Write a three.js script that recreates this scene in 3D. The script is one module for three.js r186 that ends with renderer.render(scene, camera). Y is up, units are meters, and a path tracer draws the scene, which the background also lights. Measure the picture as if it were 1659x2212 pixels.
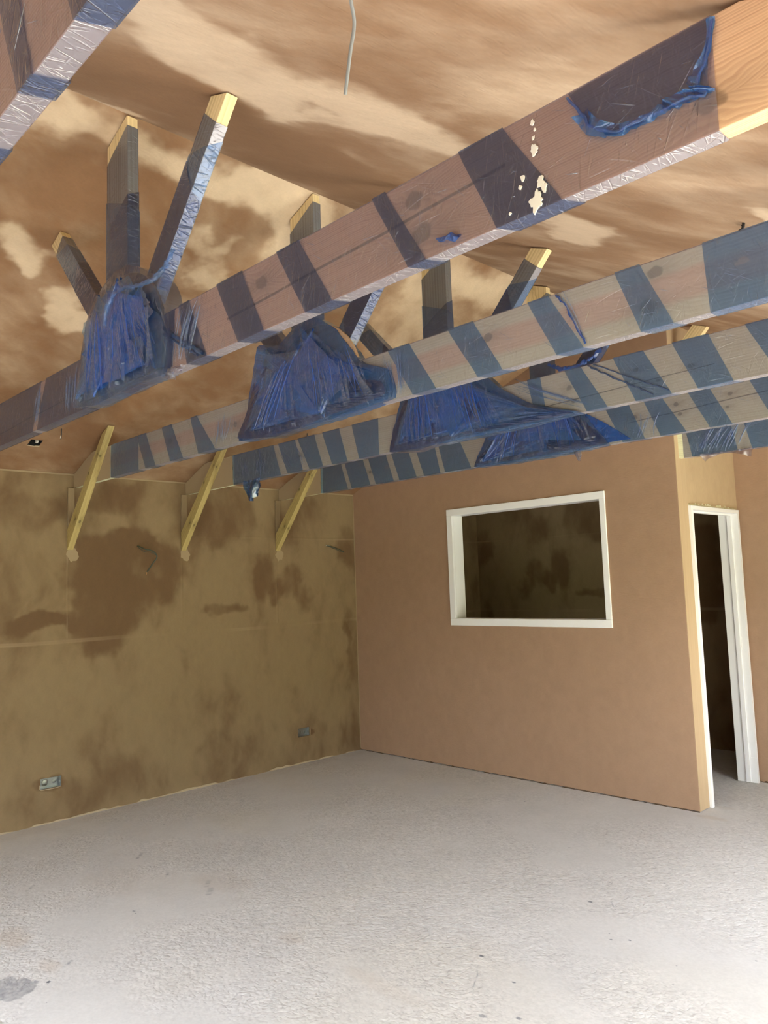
import * as THREE from 'three';
import { mergeGeometries, mergeVertices, toCreasedNormals } from 'three/addons/utils/BufferGeometryUtils.js';
import { RoundedBoxGeometry } from 'three/addons/geometries/RoundedBoxGeometry.js';

// ---------------------------------------------------------------- camera, sky, sun, exposure
const scene = new THREE.Scene();
const camera = new THREE.PerspectiveCamera(66.88, 1659 / 2212, 0.05, 200);
camera.position.set(5.5876, 1.55, 5.0679);
camera.rotation.set(0.0933, 0.7943, -0.0357, 'YXZ');
const skyColor = new THREE.Color(0.88, 0.94, 1.06);
scene.background = skyColor;
scene.backgroundIntensity = 16;
const sun = new THREE.DirectionalLight(new THREE.Color(1, 0.95, 0.86), 38);
sun.position.set(5 + 12.8, 16, 0.5 + 3.0);
sun.target.position.set(5, 0, 0.5);
sun.castShadow = true;
sun.shadow.mapSize.set(2048, 2048);
Object.assign(sun.shadow.camera, { left: -22, right: 22, top: 22, bottom: -22, near: 1, far: 60 });
scene.add(sun, sun.target);
const renderer = new THREE.WebGLRenderer({ antialias: true });
renderer.toneMapping = THREE.LinearToneMapping;
renderer.toneMappingExposure = 1.0;
renderer.shadowMap.enabled = true;

// ---------------------------------------------------------------- measures of the room (metres)
const EAVE = 2.4354, RIDGE_X = 2.8015, RIDGE_Y = 3.468, PART_X = 3.262, WALL_T = 0.12, BACK_Z = -1.0, BOX_Z = -1.9;
const FRONT_Z = 6.25, RIGHT_X = 5.62;
const RIGHT_LINE = [[RIDGE_X, RIDGE_Y], [3.6, 3.173], [RIGHT_X, 2.365]];
const BEAM_B = 2.337, BEAM_H = 0.2167, BEAM_T = 0.044;
const leftY = (x) => EAVE + (RIDGE_Y - EAVE) / RIDGE_X * x;
const rightY = (x) => (x < 3.6 ? RIDGE_Y - (x - RIDGE_X) * (0.295 / 0.7985) : 3.173 - (x - 3.6) * 0.4);
const roofY = (x) => (x < RIDGE_X ? leftY(x) : rightY(x));

// ---------------------------------------------------------------- helpers
function rng(seed) { let s = seed >>> 0; return () => { s = (s + 0x6d2b79f5) >>> 0; let t = Math.imul(s ^ (s >>> 15), 1 | s); t = (t + Math.imul(t ^ (t >>> 7), 61 | t)) ^ t; return ((t ^ (t >>> 14)) >>> 0) / 4294967296; }; }
const PERM = new Uint8Array(512), VAL = new Float32Array(256);
{ const r = rng(7); const a = [...Array(256).keys()]; for (let i = 255; i > 0; i--) { const j = Math.floor(r() * (i + 1)); [a[i], a[j]] = [a[j], a[i]]; } for (let i = 0; i < 512; i++) PERM[i] = a[i & 255]; for (let i = 0; i < 256; i++) VAL[i] = r() * 2 - 1; }
function vn(x, y) {   // smooth value noise, -1 to 1
  const ix = Math.floor(x), iy = Math.floor(y), fx = x - ix, fy = y - iy, u = fx * fx * (3 - 2 * fx), v = fy * fy * (3 - 2 * fy);
  const a = PERM[(ix & 255) + PERM[iy & 255]], b = PERM[((ix + 1) & 255) + PERM[iy & 255]], c = PERM[(ix & 255) + PERM[(iy + 1) & 255]], d = PERM[((ix + 1) & 255) + PERM[(iy + 1) & 255]];
  return (VAL[a] * (1 - u) + VAL[b] * u) * (1 - v) + (VAL[c] * (1 - u) + VAL[d] * u) * v;
}
function fbm(x, y, n) { let s = 0, a = 0.5; for (let i = 0; i < n; i++) { s += a * vn(x, y); x = x * 2.03 + 17.1; y = y * 2.03 + 5.3; a *= 0.5; } return s; }
const clamp = (x, a = 0, b = 1) => Math.min(b, Math.max(a, x)), lerp = (a, b, t) => a + (b - a) * t;
const smooth = (a, b, x) => { const t = clamp((x - a) / (b - a)); return t * t * (3 - 2 * t); };
const toByte = (l) => Math.round(255 * clamp(l <= 0.0031308 ? l * 12.92 : 1.055 * Math.pow(l, 1 / 2.4) - 0.055));
// A computed colour texture over [x0, x0+sx] by [y0, y0+sy] metres; f(x, y) returns linear rgb in out.
function colorTexture(w, h, x0, y0, sx, sy, f) {
  const d = new Uint8Array(w * h * 4), o = [0, 0, 0];
  for (let j = 0; j < h; j++) for (let i = 0; i < w; i++) { f(x0 + (i + 0.5) / w * sx, y0 + (j + 0.5) / h * sy, o); const k = (j * w + i) * 4; d[k] = toByte(o[0]); d[k + 1] = toByte(o[1]); d[k + 2] = toByte(o[2]); d[k + 3] = 255; }
  return finish(new THREE.DataTexture(d, w, h), x0, y0, sx, sy, true);
}
function heightTexture(w, h, x0, y0, sx, sy, f) {
  const d = new Uint8Array(w * h * 4);
  for (let j = 0; j < h; j++) for (let i = 0; i < w; i++) { const v = Math.round(255 * clamp(f(x0 + (i + 0.5) / w * sx, y0 + (j + 0.5) / h * sy))), k = (j * w + i) * 4; d[k] = d[k + 1] = d[k + 2] = v; d[k + 3] = 255; }
  return finish(new THREE.DataTexture(d, w, h), x0, y0, sx, sy, false);
}
function finish(t, x0, y0, sx, sy, srgb) {
  t.magFilter = THREE.LinearFilter; t.minFilter = THREE.LinearMipmapLinearFilter; t.generateMipmaps = true;
  t.wrapS = t.wrapT = THREE.RepeatWrapping; if (srgb) t.colorSpace = THREE.SRGBColorSpace;
  t.repeat.set(1 / sx, 1 / sy); t.offset.set(-x0 / sx, -y0 / sy); t.needsUpdate = true; return t;
}
const used = {};
function numbered(name) { const n = used[name] = (used[name] ?? -1) + 1; return n ? `${name}_${String(n).padStart(3, '0')}` : name; }
function mesh(name, geo, mat, parent) {
  const m = new THREE.Mesh(geo, mat); m.name = parent && parent !== scene ? name : numbered(name); m.castShadow = m.receiveShadow = true; (parent ?? scene).add(m); return m;
}
function thing(name, label, category, [x, y, z] = [0, 0, 0], group) {
  const g = new THREE.Group(); g.name = numbered(name); g.position.set(x, y, z); scene.add(g);
  g.userData = { label, category }; if (group) g.userData.group = group; return g;
}
function struct(name, geo, mat, label) { const m = mesh(name, geo, mat); m.userData.kind = 'structure'; if (label) { m.userData.label = label; } return m; }
function structGroup(name, label) { const g = new THREE.Group(); g.name = numbered(name); g.userData = { kind: 'structure', label }; scene.add(g); return g; }
const box = (x0, x1, y0, y1, z0, z1) => new THREE.BoxGeometry(x1 - x0, y1 - y0, z1 - z0).translate((x0 + x1) / 2, (y0 + y1) / 2, (z0 + z1) / 2);
const rbox = (x0, x1, y0, y1, z0, z1, r = 0.003) => new RoundedBoxGeometry(x1 - x0, y1 - y0, z1 - z0, 2, r).translate((x0 + x1) / 2, (y0 + y1) / 2, (z0 + z1) / 2);
const shapeOf = (pts, holes = []) => { const s = new THREE.Shape(pts.map((p) => new THREE.Vector2(...p))); for (const h of holes) s.holes.push(new THREE.Path(h.map((p) => new THREE.Vector2(...p)))); return s; };
const rect = (x0, x1, y0, y1) => [[x0, y0], [x1, y0], [x1, y1], [x0, y1]];
const tube = (pts, r, seg = 24, rad = 8) => new THREE.TubeGeometry(new THREE.CatmullRomCurve3(pts.map((p) => new THREE.Vector3(...p))), seg, r, rad, false);
const std = (o) => new THREE.MeshStandardMaterial(o), phys = (o) => new THREE.MeshPhysicalMaterial(o);
const rgb = (r, g, b) => new THREE.Color().setRGB(r, g, b);

// ---------------------------------------------------------------- plaster
const DRY = [0.64, 0.49, 0.32], WET = [0.24, 0.125, 0.056];
// Plaster that is drying: pale dry patches with feathered, brushed outlines on dark damp ground. spots: [x, y, rx, ry, amount]
function plasterMap(w, h, x0, y0, sx, sy, spots, opt) {
  const { base = 0, rough = 0.55, fine = 0.34, sX = 1, sY = 1, edge = 0.16, dry = DRY, wet = WET, warp = 0.16, dir = 0, extra } = opt, ca = Math.cos(dir), sa = Math.sin(dir);
  return colorTexture(w, h, x0, y0, sx, sy, (x, y, o) => {
    const wx = x + warp * fbm(x * 3.1 + 3, y * 3.1, 5), wy = y + warp * fbm(x * 3.1 + 40, y * 3.1 + 9, 5), sw = fbm(x * 2 + 60, y * 2, 3);
    const p = x * ca + y * sa, q = y * ca - x * sa;
    let t = base + rough * fbm(p * 1.7 * sX + 11, q * 1.7 * sY + 4, 5) + fine * fbm((p + 0.16 * sw) * 6 * sX, (q + 0.1 * sw) * 6 * sY + 30, 5);
    for (const [cx, cy, rx, ry, a] of spots) { const d = ((wx - cx) / rx) ** 2 + ((wy - cy) / ry) ** 2; if (d < 2.4) t += a * (1 - smooth(0.15, 2.2, d)); }
    let k = smooth(-edge * 2.2, edge * 2.2, t) * 0.72 + smooth(-0.9, 0.9, t) * 0.28;
    const grain = 1 + 0.07 * fbm(p * 22 * sX, q * 22 * sY, 3) + 0.03 * vn(x * 210, y * 210);
    for (let c = 0; c < 3; c++) o[c] = lerp(wet[c], dry[c], k) * grain;
    if (extra) extra(x, y, o);
  });
}
const trowel = heightTexture(1024, 1024, 0, 0, 1.6, 1.6, (x, y) => 0.5 + 0.35 * fbm(x * 5, y * 14, 4) + 0.12 * vn(x * 60, y * 160));

const ceilLMap = plasterMap(2048, 1024, -2.1, 0, 8.4, 3.1, [
  // along z, up the slope
  [3.86, 2.92, 0.3, 0.10, 0.75], [3.25, 2.87, 0.28, 0.13, 0.95], [2.84, 2.84, 0.24, 0.14, 0.9], [2.62, 2.62, 0.14, 0.16, 0.55], [3.85, 2.02, 0.13, 0.09, 0.9], [3.0, 2.34, 0.07, 0.1, 0.6], [3.5, 1.80, 0.08, 0.16, 0.9], [2.6, 2.25, 0.09, 0.06, 0.8],
  [2.56, 2.44, 0.09, 0.12, 0.4], [1.6, 2.75, 0.4, 0.2, 0.7], [0.8, 2.8, 0.5, 0.22, 0.7], [4.6, 2.75, 0.4, 0.2, 0.5], [4.35, 2.3, 0.2, 0.15, 0.5], [2.1, 2.6, 0.2, 0.15, 0.35], [1.4, 2.35, 0.3, 0.2, 0.3],
  [3.75, 2.5, 0.3, 0.18, -0.3], [3.42, 2.55, 0.22, 0.14, -0.3], [3.1, 0.7, 1.0, 0.5, -0.12],
], { base: -0.36, sX: 0.9, sY: 1.3, rough: 0.36, edge: 0.3, fine: 0.46, warp: 0.26, dir: 0.7 });
const ceilRMap = plasterMap(2048, 1024, -2.1, 0, 8.4, 3.1, [
  [4.04, 1.16, 0.32, 0.14, 0.85], [3.82, 0.88, 0.2, 0.16, 0.75], [3.58, 0.92, 0.18, 0.14, 0.9], [3.42, 1.15, 0.22, 0.22, 0.95], [3.22, 1.25, 0.18, 0.13, 0.9], [3.48, 1.06, 0.06, 0.08, -0.75], [3.36, 1.02, 0.08, 0.05, -0.35],
  [2.17, 1.12, 0.24, 0.14, 1.1], [2.34, 2.0, 0.1, 0.06, 0.8], [3.88, 0.10, 0.18, 0.05, 0.7], [2.9, 0.75, 0.4, 0.12, -0.2], [3.65, 0.5, 0.5, 0.18, -0.5], [3.2, 0.28, 0.6, 0.22, -0.45], [2.2, 0.35, 0.7, 0.3, -0.4],
  [2.95, 1.9, 0.6, 0.4, 0.22], [3.6, 2.0, 0.6, 0.35, 0.12], [1.2, 1.4, 0.5, 0.3, 0.3], [2.6, 1.6, 0.25, 0.15, -0.15],
], { base: -0.30, sX: 0.85, sY: 1.4, rough: 0.26, edge: 0.28, fine: 0.46, warp: 0.26, dir: 2.2, dry: [0.58, 0.44, 0.30], wet: [0.235, 0.128, 0.062] });
const boardLine = (x, y) => {   // joints of the boards under the plaster on the left wall, x is z in the room
  const a = Math.abs(y - 1.226 - 0.012 * vn(x * 1.7, 3)), b = Math.min(Math.abs(x - 2.79), Math.abs(x - 1.872), Math.abs(x - 0.938)) + (y > 1.9 || y < 1.25 ? 9 : 0), c = Math.abs(y - 1.995) + (x > 1.95 ? 9 : 0);
  return [a, b, c];
};
const wallLMap = plasterMap(2048, 1024, -2.1, 0, 8.4, 2.6, [
  [2.22, 1.70, 0.26, 0.24, -0.9], [2.5, 1.45, 0.22, 0.3, -0.95], [2.62, 1.72, 0.2, 0.2, -0.7], [2.35, 1.85, 0.25, 0.1, -0.6], [2.1, 1.42, 0.16, 0.16, -0.5], [3.0, 1.36, 0.17, 0.07, -0.95], [2.82, 1.38, 0.1, 0.07, -0.6],
  [1.5, 1.38, 0.16, 0.07, -0.8], [1.05, 1.68, 0.12, 0.18, -0.7], [0.9, 1.52, 0.07, 0.08, -0.6], [0.72, 1.6, 0.14, 0.12, -0.75], [0.55, 1.45, 0.08, 0.1, -0.4], [1.5, 2.15, 0.3, 0.2, -0.6], [2.6, 2.28, 0.35, 0.14, -0.6], [3.15, 2.25, 0.3, 0.14, -0.4],
  [0.6, 2.15, 0.3, 0.2, -0.45], [0.05, 1.8, 0.1, 0.25, -0.6], [0.05, 1.0, 0.1, 0.3, -0.4], [0.12, 1.1, 0.04, 0.16, -0.4],
  [2.0, 0.9, 1.6, 0.22, 0.12], [1.2, 0.75, 0.06, 0.2, -0.25], [0.75, 0.6, 0.05, 0.2, -0.3], [1.9, 0.85, 0.05, 0.25, -0.25], [1.5, 0.15, 1.8, 0.16, -0.24],
], { base: 0.28, sX: 1.6, sY: 0.8, rough: 0.6, fine: 0.56, warp: 0.2, edge: 0.25, dry: [0.268, 0.19, 0.102], wet: [0.148, 0.086, 0.04], extra: (x, y, o) => {
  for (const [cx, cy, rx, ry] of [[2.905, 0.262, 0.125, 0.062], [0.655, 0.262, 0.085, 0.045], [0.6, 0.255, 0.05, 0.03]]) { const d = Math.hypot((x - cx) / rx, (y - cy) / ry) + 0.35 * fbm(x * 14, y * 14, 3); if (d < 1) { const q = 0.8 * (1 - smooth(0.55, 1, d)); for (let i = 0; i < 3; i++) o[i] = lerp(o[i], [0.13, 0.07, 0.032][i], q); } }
  const [a, b, c] = boardLine(x, y), k = Math.max(0.2 * (1 - smooth(0.002, 0.012, Math.abs(a - 0.006))), 0.16 * (1 - smooth(0.001, 0.007, b)), 0.12 * (1 - smooth(0.002, 0.01, c))) * (0.5 + 0.5 * vn(x * 6, y * 6 + 8));
  const q = clamp(k * 1.2) * smooth(-0.35, 0.5, vn(x * 2.3 + 3, 9)); for (let i = 0; i < 3; i++) o[i] = lerp(o[i], DRY[i], q);
} });
const wallLBump = heightTexture(2048, 1024, -2.1, 0, 8.4, 2.6, (x, y) => {
  const [a, b, c] = boardLine(x, y);
  return 0.35 + 0.12 * fbm(x * 9, y * 4, 4) + 0.3 * (1 - smooth(0.0, 0.02, a)) * (0.5 + 0.5 * vn(x * 3, 1)) + 0.22 * (1 - smooth(0, 0.012, b)) + 0.2 * (1 - smooth(0, 0.014, c));
});
const evenMap = plasterMap(1024, 1024, -0.5, 0, 7, 4, [[3.0, 2.1, 0.5, 0.03, -0.3], [2.95, 2.03, 0.3, 0.03, -0.2]], { base: 0, rough: 0.35, edge: 0.9, warp: 0.05, sY: 0.7, dry: [0.375, 0.24, 0.155], wet: [0.325, 0.2, 0.123] });
const litReturnMap = plasterMap(256, 256, -0.5, 0, 3, 4, [], { base: 0, rough: 0.35, edge: 0.9, warp: 0.05, sY: 0.7, dry: [0.52, 0.385, 0.235], wet: [0.46, 0.33, 0.195] });  // plaster painted paler to hold the stronger light on the return wall
const plain = { roughness: 0.92, bumpMap: trowel };
const M = {
  ceilL: std({ map: ceilLMap, ...plain, bumpScale: 0.0025 }), ceilR: std({ map: ceilRMap, ...plain, bumpScale: 0.0025 }),
  wallL: std({ map: wallLMap, roughness: 0.9, bumpMap: wallLBump, bumpScale: 0.008 }), even: std({ map: evenMap, ...plain, bumpScale: 0.0015 }),
  litReturn: std({ map: litReturnMap, roughness: 0.9 }), wallStrip: std({ color: rgb(0.27, 0.195, 0.11), roughness: 0.9, bumpMap: trowel, bumpScale: 0.002 }), bead: std({ color: rgb(0.36, 0.27, 0.16), roughness: 0.9 }), damp: std({ color: rgb(0.3, 0.19, 0.11), roughness: 0.9, bumpMap: trowel, bumpScale: 0.002 }),
  crumb: std({ color: rgb(0.46, 0.37, 0.25), roughness: 0.95 }), filler: std({ color: rgb(0.78, 0.72, 0.52), roughness: 0.9 }), gapShade: std({ color: rgb(0.1, 0.065, 0.04), roughness: 1 }),
  outer: std({ color: rgb(0.35, 0.33, 0.3), roughness: 0.9 }), white: std({ color: rgb(0.86, 0.86, 0.85), roughness: 0.45 }), undercoat: std({ color: rgb(0.83, 0.83, 0.82), roughness: 0.55 }),
};

// ---------------------------------------------------------------- floor
const scuffs = [  // x, z, length, angle, width, strength
  [3.52, 1.78, 0.1, 0.4, 0.004, 0.6], [3.57, 1.66, 0.09, 2.2, 0.004, 0.7], [3.29, 2.45, 0.16, 0.9, 0.004, 0.6], [3.50, 2.60, 0.17, 2.1, 0.004, 0.6], [2.62, 1.86, 0.07, 0.2, 0.006, 0.5], [2.14, 3.66, 0.06, 2.3, 0.01, 0.7], [1.13, 3.45, 0.09, 2.5, 0.012, 0.5],
  [1.92, 2.83, 0.1, 2.5, 0.022, 0.45], [1.82, 2.78, 0.1, 2.5, 0.018, 0.35], [1.11, 2.81, 0.12, 2.5, 0.014, 0.5], [1.53, 2.86, 0.06, 2.5, 0.01, 0.6], [0.6, 1.75, 0.1, 2.4, 0.02, 0.25], [3.0, 2.4, 0.2, 2.6, 0.004, 0.25], [2.4, 2.9, 0.2, 1.1, 0.004, 0.25],
  [2.2, 1.6, 0.12, 2.4, 0.003, 0.4], [3.1, 1.2, 0.15, 0.2, 0.003, 0.35], [2.9, 3.3, 0.16, 2.0, 0.003, 0.4], [2.35, 3.4, 0.1, 1.9, 0.003, 0.45]];
const dots = []; { const r = rng(31); for (let i = 0; i < 95; i++) dots.push([0.6 + r() * 4, 0.3 + r() * 4, 0.003 + r() * r() * 0.007, 0.3 + 0.6 * r()]); }
dots.push([3.464, 1.689, 0.012, 0.8], [3.738, 1.979, 0.008, 0.8], [3.413, 2.457, 0.011, 0.9], [3.64, 2.542, 0.008, 0.8], [3.801, 2.734, 0.014, 0.7], [3.698, 2.806, 0.018, 0.5], [2.241, 3.775, 0.012, 0.9], [2.2, 3.81, 0.016, 0.6], [1.852, 3.213, 0.01, 0.6], [2.549, 2.614, 0.006, 0.6]);
const ochre = [[1.7, 3.72, 0.16, 0.09, 0.6], [2.11, 3.72, 0.1, 0.06, 0.5], [2.68, 2.88, 0.09, 0.06, 0.4], [1.85, 2.7, 0.25, 0.15, 0.3], [3.36, 0.06, 0.12, 0.05, 0.6], [3.35, -0.2, 0.08, 0.05, 0.4], [3.3, 2.9, 0.3, 0.06, 0.3], [0.1, 2.0, 0.12, 2.5, 0.25], [1.4, 3.1, 0.3, 0.2, 0.22]];
const floorMap = colorTexture(2048, 2048, -0.2, -1.9, 6.1, 6.1, (x, z, o) => {
  const n = fbm(x * 1.3, z * 1.3, 4), f = fbm(x * 9 + 5, z * 9, 3), g = 1 + 0.10 * n + 0.05 * f + 0.035 * vn(x * 160, z * 160);
  const m = smooth(-0.1, 0.28, fbm(x * 1.6 + 3, z * 1.6 + 8, 3) + 0.12), sp = 1 + (0.04 + 0.11 * m) * (0.6 * vn(x * 70, z * 70) + 0.5 * vn(x * 150 + 4, z * 150)) - 0.10 * m * (1 - smooth(0, 0.2, Math.abs(vn(x * 62 + 5, z * 62))));
  o[0] = 0.53 * g * sp; o[1] = 0.522 * g * sp; o[2] = 0.492 * g * sp;
  const pk = smooth(0.05, 0.4, fbm(x * 1.1 + 9, z * 1.1 + 2, 3)) * 0.5; o[0] *= 1 + 0.03 * pk; o[2] *= 1 - 0.08 * pk;
  for (const [cx, cz, rx, rz, a] of ochre) { const d = ((x - cx) / rx) ** 2 + ((z - cz) / rz) ** 2 + 0.5 * f; if (d < 1) { const k = 0.6 * a * (1 - smooth(0, 1, d)); o[0] *= 1 - 0.22 * k; o[1] *= 1 - 0.36 * k; o[2] *= 1 - 0.5 * k; } }
  let dk = 0;
  for (const [cx, cz, r, a] of dots) { const dx = x - cx, dz = z - cz; if (dx * dx + dz * dz < 4 * r * r) { const d = Math.hypot(dx, dz * 1.4) / r + 0.35 * vn(x * 190, z * 190); dk = Math.max(dk, a * (1 - smooth(0.6, 1.1, d))); } }
  for (const [cx, cz, L, an, w, a] of scuffs) { const dx = x - cx, dz = z - cz; if (Math.abs(dx) < L && Math.abs(dz) < L) { const c = Math.cos(an), s = Math.sin(an), u = dx * c - dz * s, v = dx * s + dz * c + 0.012 * vn(u * 14, cx * 9); if (Math.abs(u) < L / 2) dk = Math.max(dk, a * (1 - smooth(w * 0.3, w, Math.abs(v))) * (0.55 + 0.45 * vn(u * 60, 4))); } }
  { const d = Math.hypot((x - 2.19) / 0.12, (z - 3.9) / 0.085) + 0.5 * fbm(x * 24, z * 24, 3); if (d < 1.1) dk = Math.max(dk, 0.62 * (1 - smooth(0.75, 0.95, d)) * (0.75 + 0.35 * vn(x * 70, z * 70))); }
  if (dk > 0) { o[0] = lerp(o[0], 0.09, dk); o[1] = lerp(o[1], 0.1, dk); o[2] = lerp(o[2], 0.12, dk); }
});
const floorBump = heightTexture(2048, 2048, -0.2, -1.9, 6.1, 6.1, (x, z) => {
  const m = smooth(-0.1, 0.28, fbm(x * 1.6 + 3, z * 1.6 + 8, 3) + 0.12), a = fbm(x * 34, z * 34, 3), b = vn(x * 105, z * 105), r = Math.abs(vn(x * 62 + 5, z * 62));
  return 0.5 + 0.3 * fbm(x * 4, z * 4, 2) * 0.5 + m * (0.3 * a + 0.14 * b - 0.2 * (1 - smooth(0, 0.22, r))) + (1 - m) * 0.06 * a;
});
M.floor = std({ map: floorMap, roughness: 0.8, bumpMap: floorBump, bumpScale: 0.006 });
function planar(geo, f) { const p = geo.attributes.position, uv = geo.attributes.uv; for (let i = 0; i < p.count; i++) uv.setXY(i, ...f(p.getX(i), p.getY(i), p.getZ(i))); return geo; }
struct('floor', planar(box(-0.2, RIGHT_X + 0.3, -0.15, 0, BOX_Z - 0.2, FRONT_Z + 0.2), (x, y, z) => [x, z]), M.floor, 'bare pale grey concrete floor');
M.paving = std({ color: rgb(0.44, 0.43, 0.40), roughness: 0.9 });
M.addedDarkGround = std({ color: rgb(0.10, 0.10, 0.105), roughness: 0.95 });
M.lawn = std({ color: rgb(0.30, 0.33, 0.09), roughness: 1 });
struct('paving', box(RIGHT_X + 0.3, 9.2, -0.2, -0.03, -8, 14), M.paving, 'paving outside the opening');
struct('added_dark_ground', box(-30, RIGHT_X + 0.3, -0.3, -0.04, FRONT_Z + 0.2, 36), M.addedDarkGround, 'unseen dark ground added outside the front opening to cut bounce');  // unseen ground, made dark to limit bounce onto the beam fronts
struct('lawn', box(9.2, 45, -0.3, -0.04, -30, 36), M.lawn, 'lawn outside the opening');
{ // unseen greenery added across the lawn: it screens the low sky from the far walls
  const g = new THREE.BoxGeometry(2.2, 4.4, 44, 8, 22, 160).translate(16, 2.1, 3), p = g.attributes.position;
  for (let i = 0; i < p.count; i++) { const x = p.getX(i), y = p.getY(i), z = p.getZ(i), k = 0.5 * fbm(z * 0.9, y * 0.9 + x, 3) + 0.25 * vn(z * 4, y * 4 + x * 3); p.setXYZ(i, x + k, y + (y > 3.4 ? 0.6 * fbm(z * 0.7, x, 3) : 0), z); }
  g.computeVertexNormals(); M.added_hedge = std({ color: rgb(0.16, 0.19, 0.045), roughness: 1 }); struct('added_hedge', g, M.added_hedge, 'unseen tall greenery added outside the opening to screen low sky');
  struct('added_hedge', g.clone().rotateY(Math.PI / 2).translate(0, -1.6, 32), M.added_hedge, 'unseen greenery added outside the front opening to screen low sky');  // second added copy, shaping the light through the front opening
}

// ---------------------------------------------------------------- walls and roof
const HB1 = [2.827, 2.972, 0.232, 0.305], HB2 = [0.612, 0.742, 0.228, 0.304];
{ // left wall: a shape in (z, y), 0.15 m thick, faces +x
  const s = shapeOf(rect(BOX_Z - 0.2, FRONT_Z + 0.2, 0, EAVE), [HB1, HB2].map(([a, b, c, d]) => rect(a, b, c, d)));
  const g = new THREE.ExtrudeGeometry(s, { depth: 0.15, bevelEnabled: false });
  g.applyMatrix4(new THREE.Matrix4().makeBasis(new THREE.Vector3(0, 0, 1), new THREE.Vector3(0, 1, 0), new THREE.Vector3(-1, 0, 0)));
  struct('wall_left', g, M.wallL, 'left wall of patchy drying plaster');
}
const gable = (x0, x1) => { const p = [[x0, 0], [x1, 0], [x1, roofY(x1)]]; if (x0 < RIDGE_X && x1 > RIDGE_X) { if (x1 > 3.6) p.push([3.6, 3.173]); p.push([RIDGE_X, RIDGE_Y]); } if (x1 > 3.6 && x0 > RIDGE_X && x0 < 3.6) p.push([3.6, 3.173]); p.push([x0, roofY(x0)]); return p; };
const WIN = [1.232, 2.70, 1.212, 2.146];   // structural opening of the window
{
  const g = new THREE.ExtrudeGeometry(shapeOf(gable(0, PART_X), [rect(...WIN)]), { depth: WALL_T, bevelEnabled: true, bevelSize: 0.003, bevelThickness: 0.003, bevelOffset: -0.003, bevelSegments: 2 });
  g.translate(0, 0, -WALL_T); g.translate(0, 0.006, -0.003); struct('wall_partition', g, M.even, 'smooth pinkish brown plastered partition wall');
  const b = new THREE.ExtrudeGeometry(shapeOf(gable(PART_X, RIGHT_X)), { depth: WALL_T, bevelEnabled: false }).translate(0, 0.006, BACK_Z - WALL_T); struct('wall_back', b, M.even, 'plastered wall beside the doorway');
  const c = new THREE.ExtrudeGeometry(shapeOf(gable(0, PART_X)), { depth: WALL_T, bevelEnabled: false }).translate(0, 0, BOX_Z - WALL_T); struct('wall_box_room', c, M.wallL, 'far wall of the small dark room');
  const f = new THREE.ExtrudeGeometry(shapeOf(gable(0, RIGHT_X), [rect(1.8, 5.2, 0.01, 2.2)]), { depth: 0.15, bevelEnabled: false }).translate(0, 0, FRONT_Z); struct('wall_front', f, M.even, 'plastered gable wall behind the camera');
}
{ // return wall with the doorway: a shape in (-z, y), faces +x
  const s = shapeOf([[WALL_T, 0], [0.142, 0], [0.142, 2.022], [0.965, 2.022], [0.965, 0], [-BOX_Z, 0], [-BOX_Z, rightY(PART_X)], [WALL_T, rightY(PART_X)]]);
  const g = new THREE.ExtrudeGeometry(s, { depth: WALL_T, bevelEnabled: false });
  g.applyMatrix4(new THREE.Matrix4().makeBasis(new THREE.Vector3(0, 0, -1), new THREE.Vector3(0, 1, 0), new THREE.Vector3(1, 0, 0))).translate(PART_X - WALL_T, 0, 0);
  struct('wall_return', g, M.litReturn, 'short plastered wall with the doorway');
}
struct('trim_15', rbox(PART_X + 0.0005, PART_X + 0.0035, 0.006, rightY(PART_X) - 0.006, -0.1425, -0.001, 0.0012), M.litReturn, 'thin skin added on the end of the partition beside the doorway, painted paler as if lit');  // added skin that carries the painted light onto the partition end
{ // right wall with the wide opening that lets the daylight in; a shape in (z, y)
  const s = shapeOf(rect(BACK_Z - 0.2, FRONT_Z + 0.2, -0.03, RIGHT_LINE[2][1]), [rect(0.0, 2.1, -0.02, 2.12), rect(3.1, 4.7, -0.02, 2.12)]);
  const g = new THREE.ExtrudeGeometry(s, { depth: 0.28, bevelEnabled: false });
  g.applyMatrix4(new THREE.Matrix4().makeBasis(new THREE.Vector3(0, 0, 1), new THREE.Vector3(0, 1, 0), new THREE.Vector3(-1, 0, 0))).translate(RIGHT_X + 0.29, 0, 0);
  struct('wall_right', g, M.even, 'right wall with the wide open doorway');
}
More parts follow.
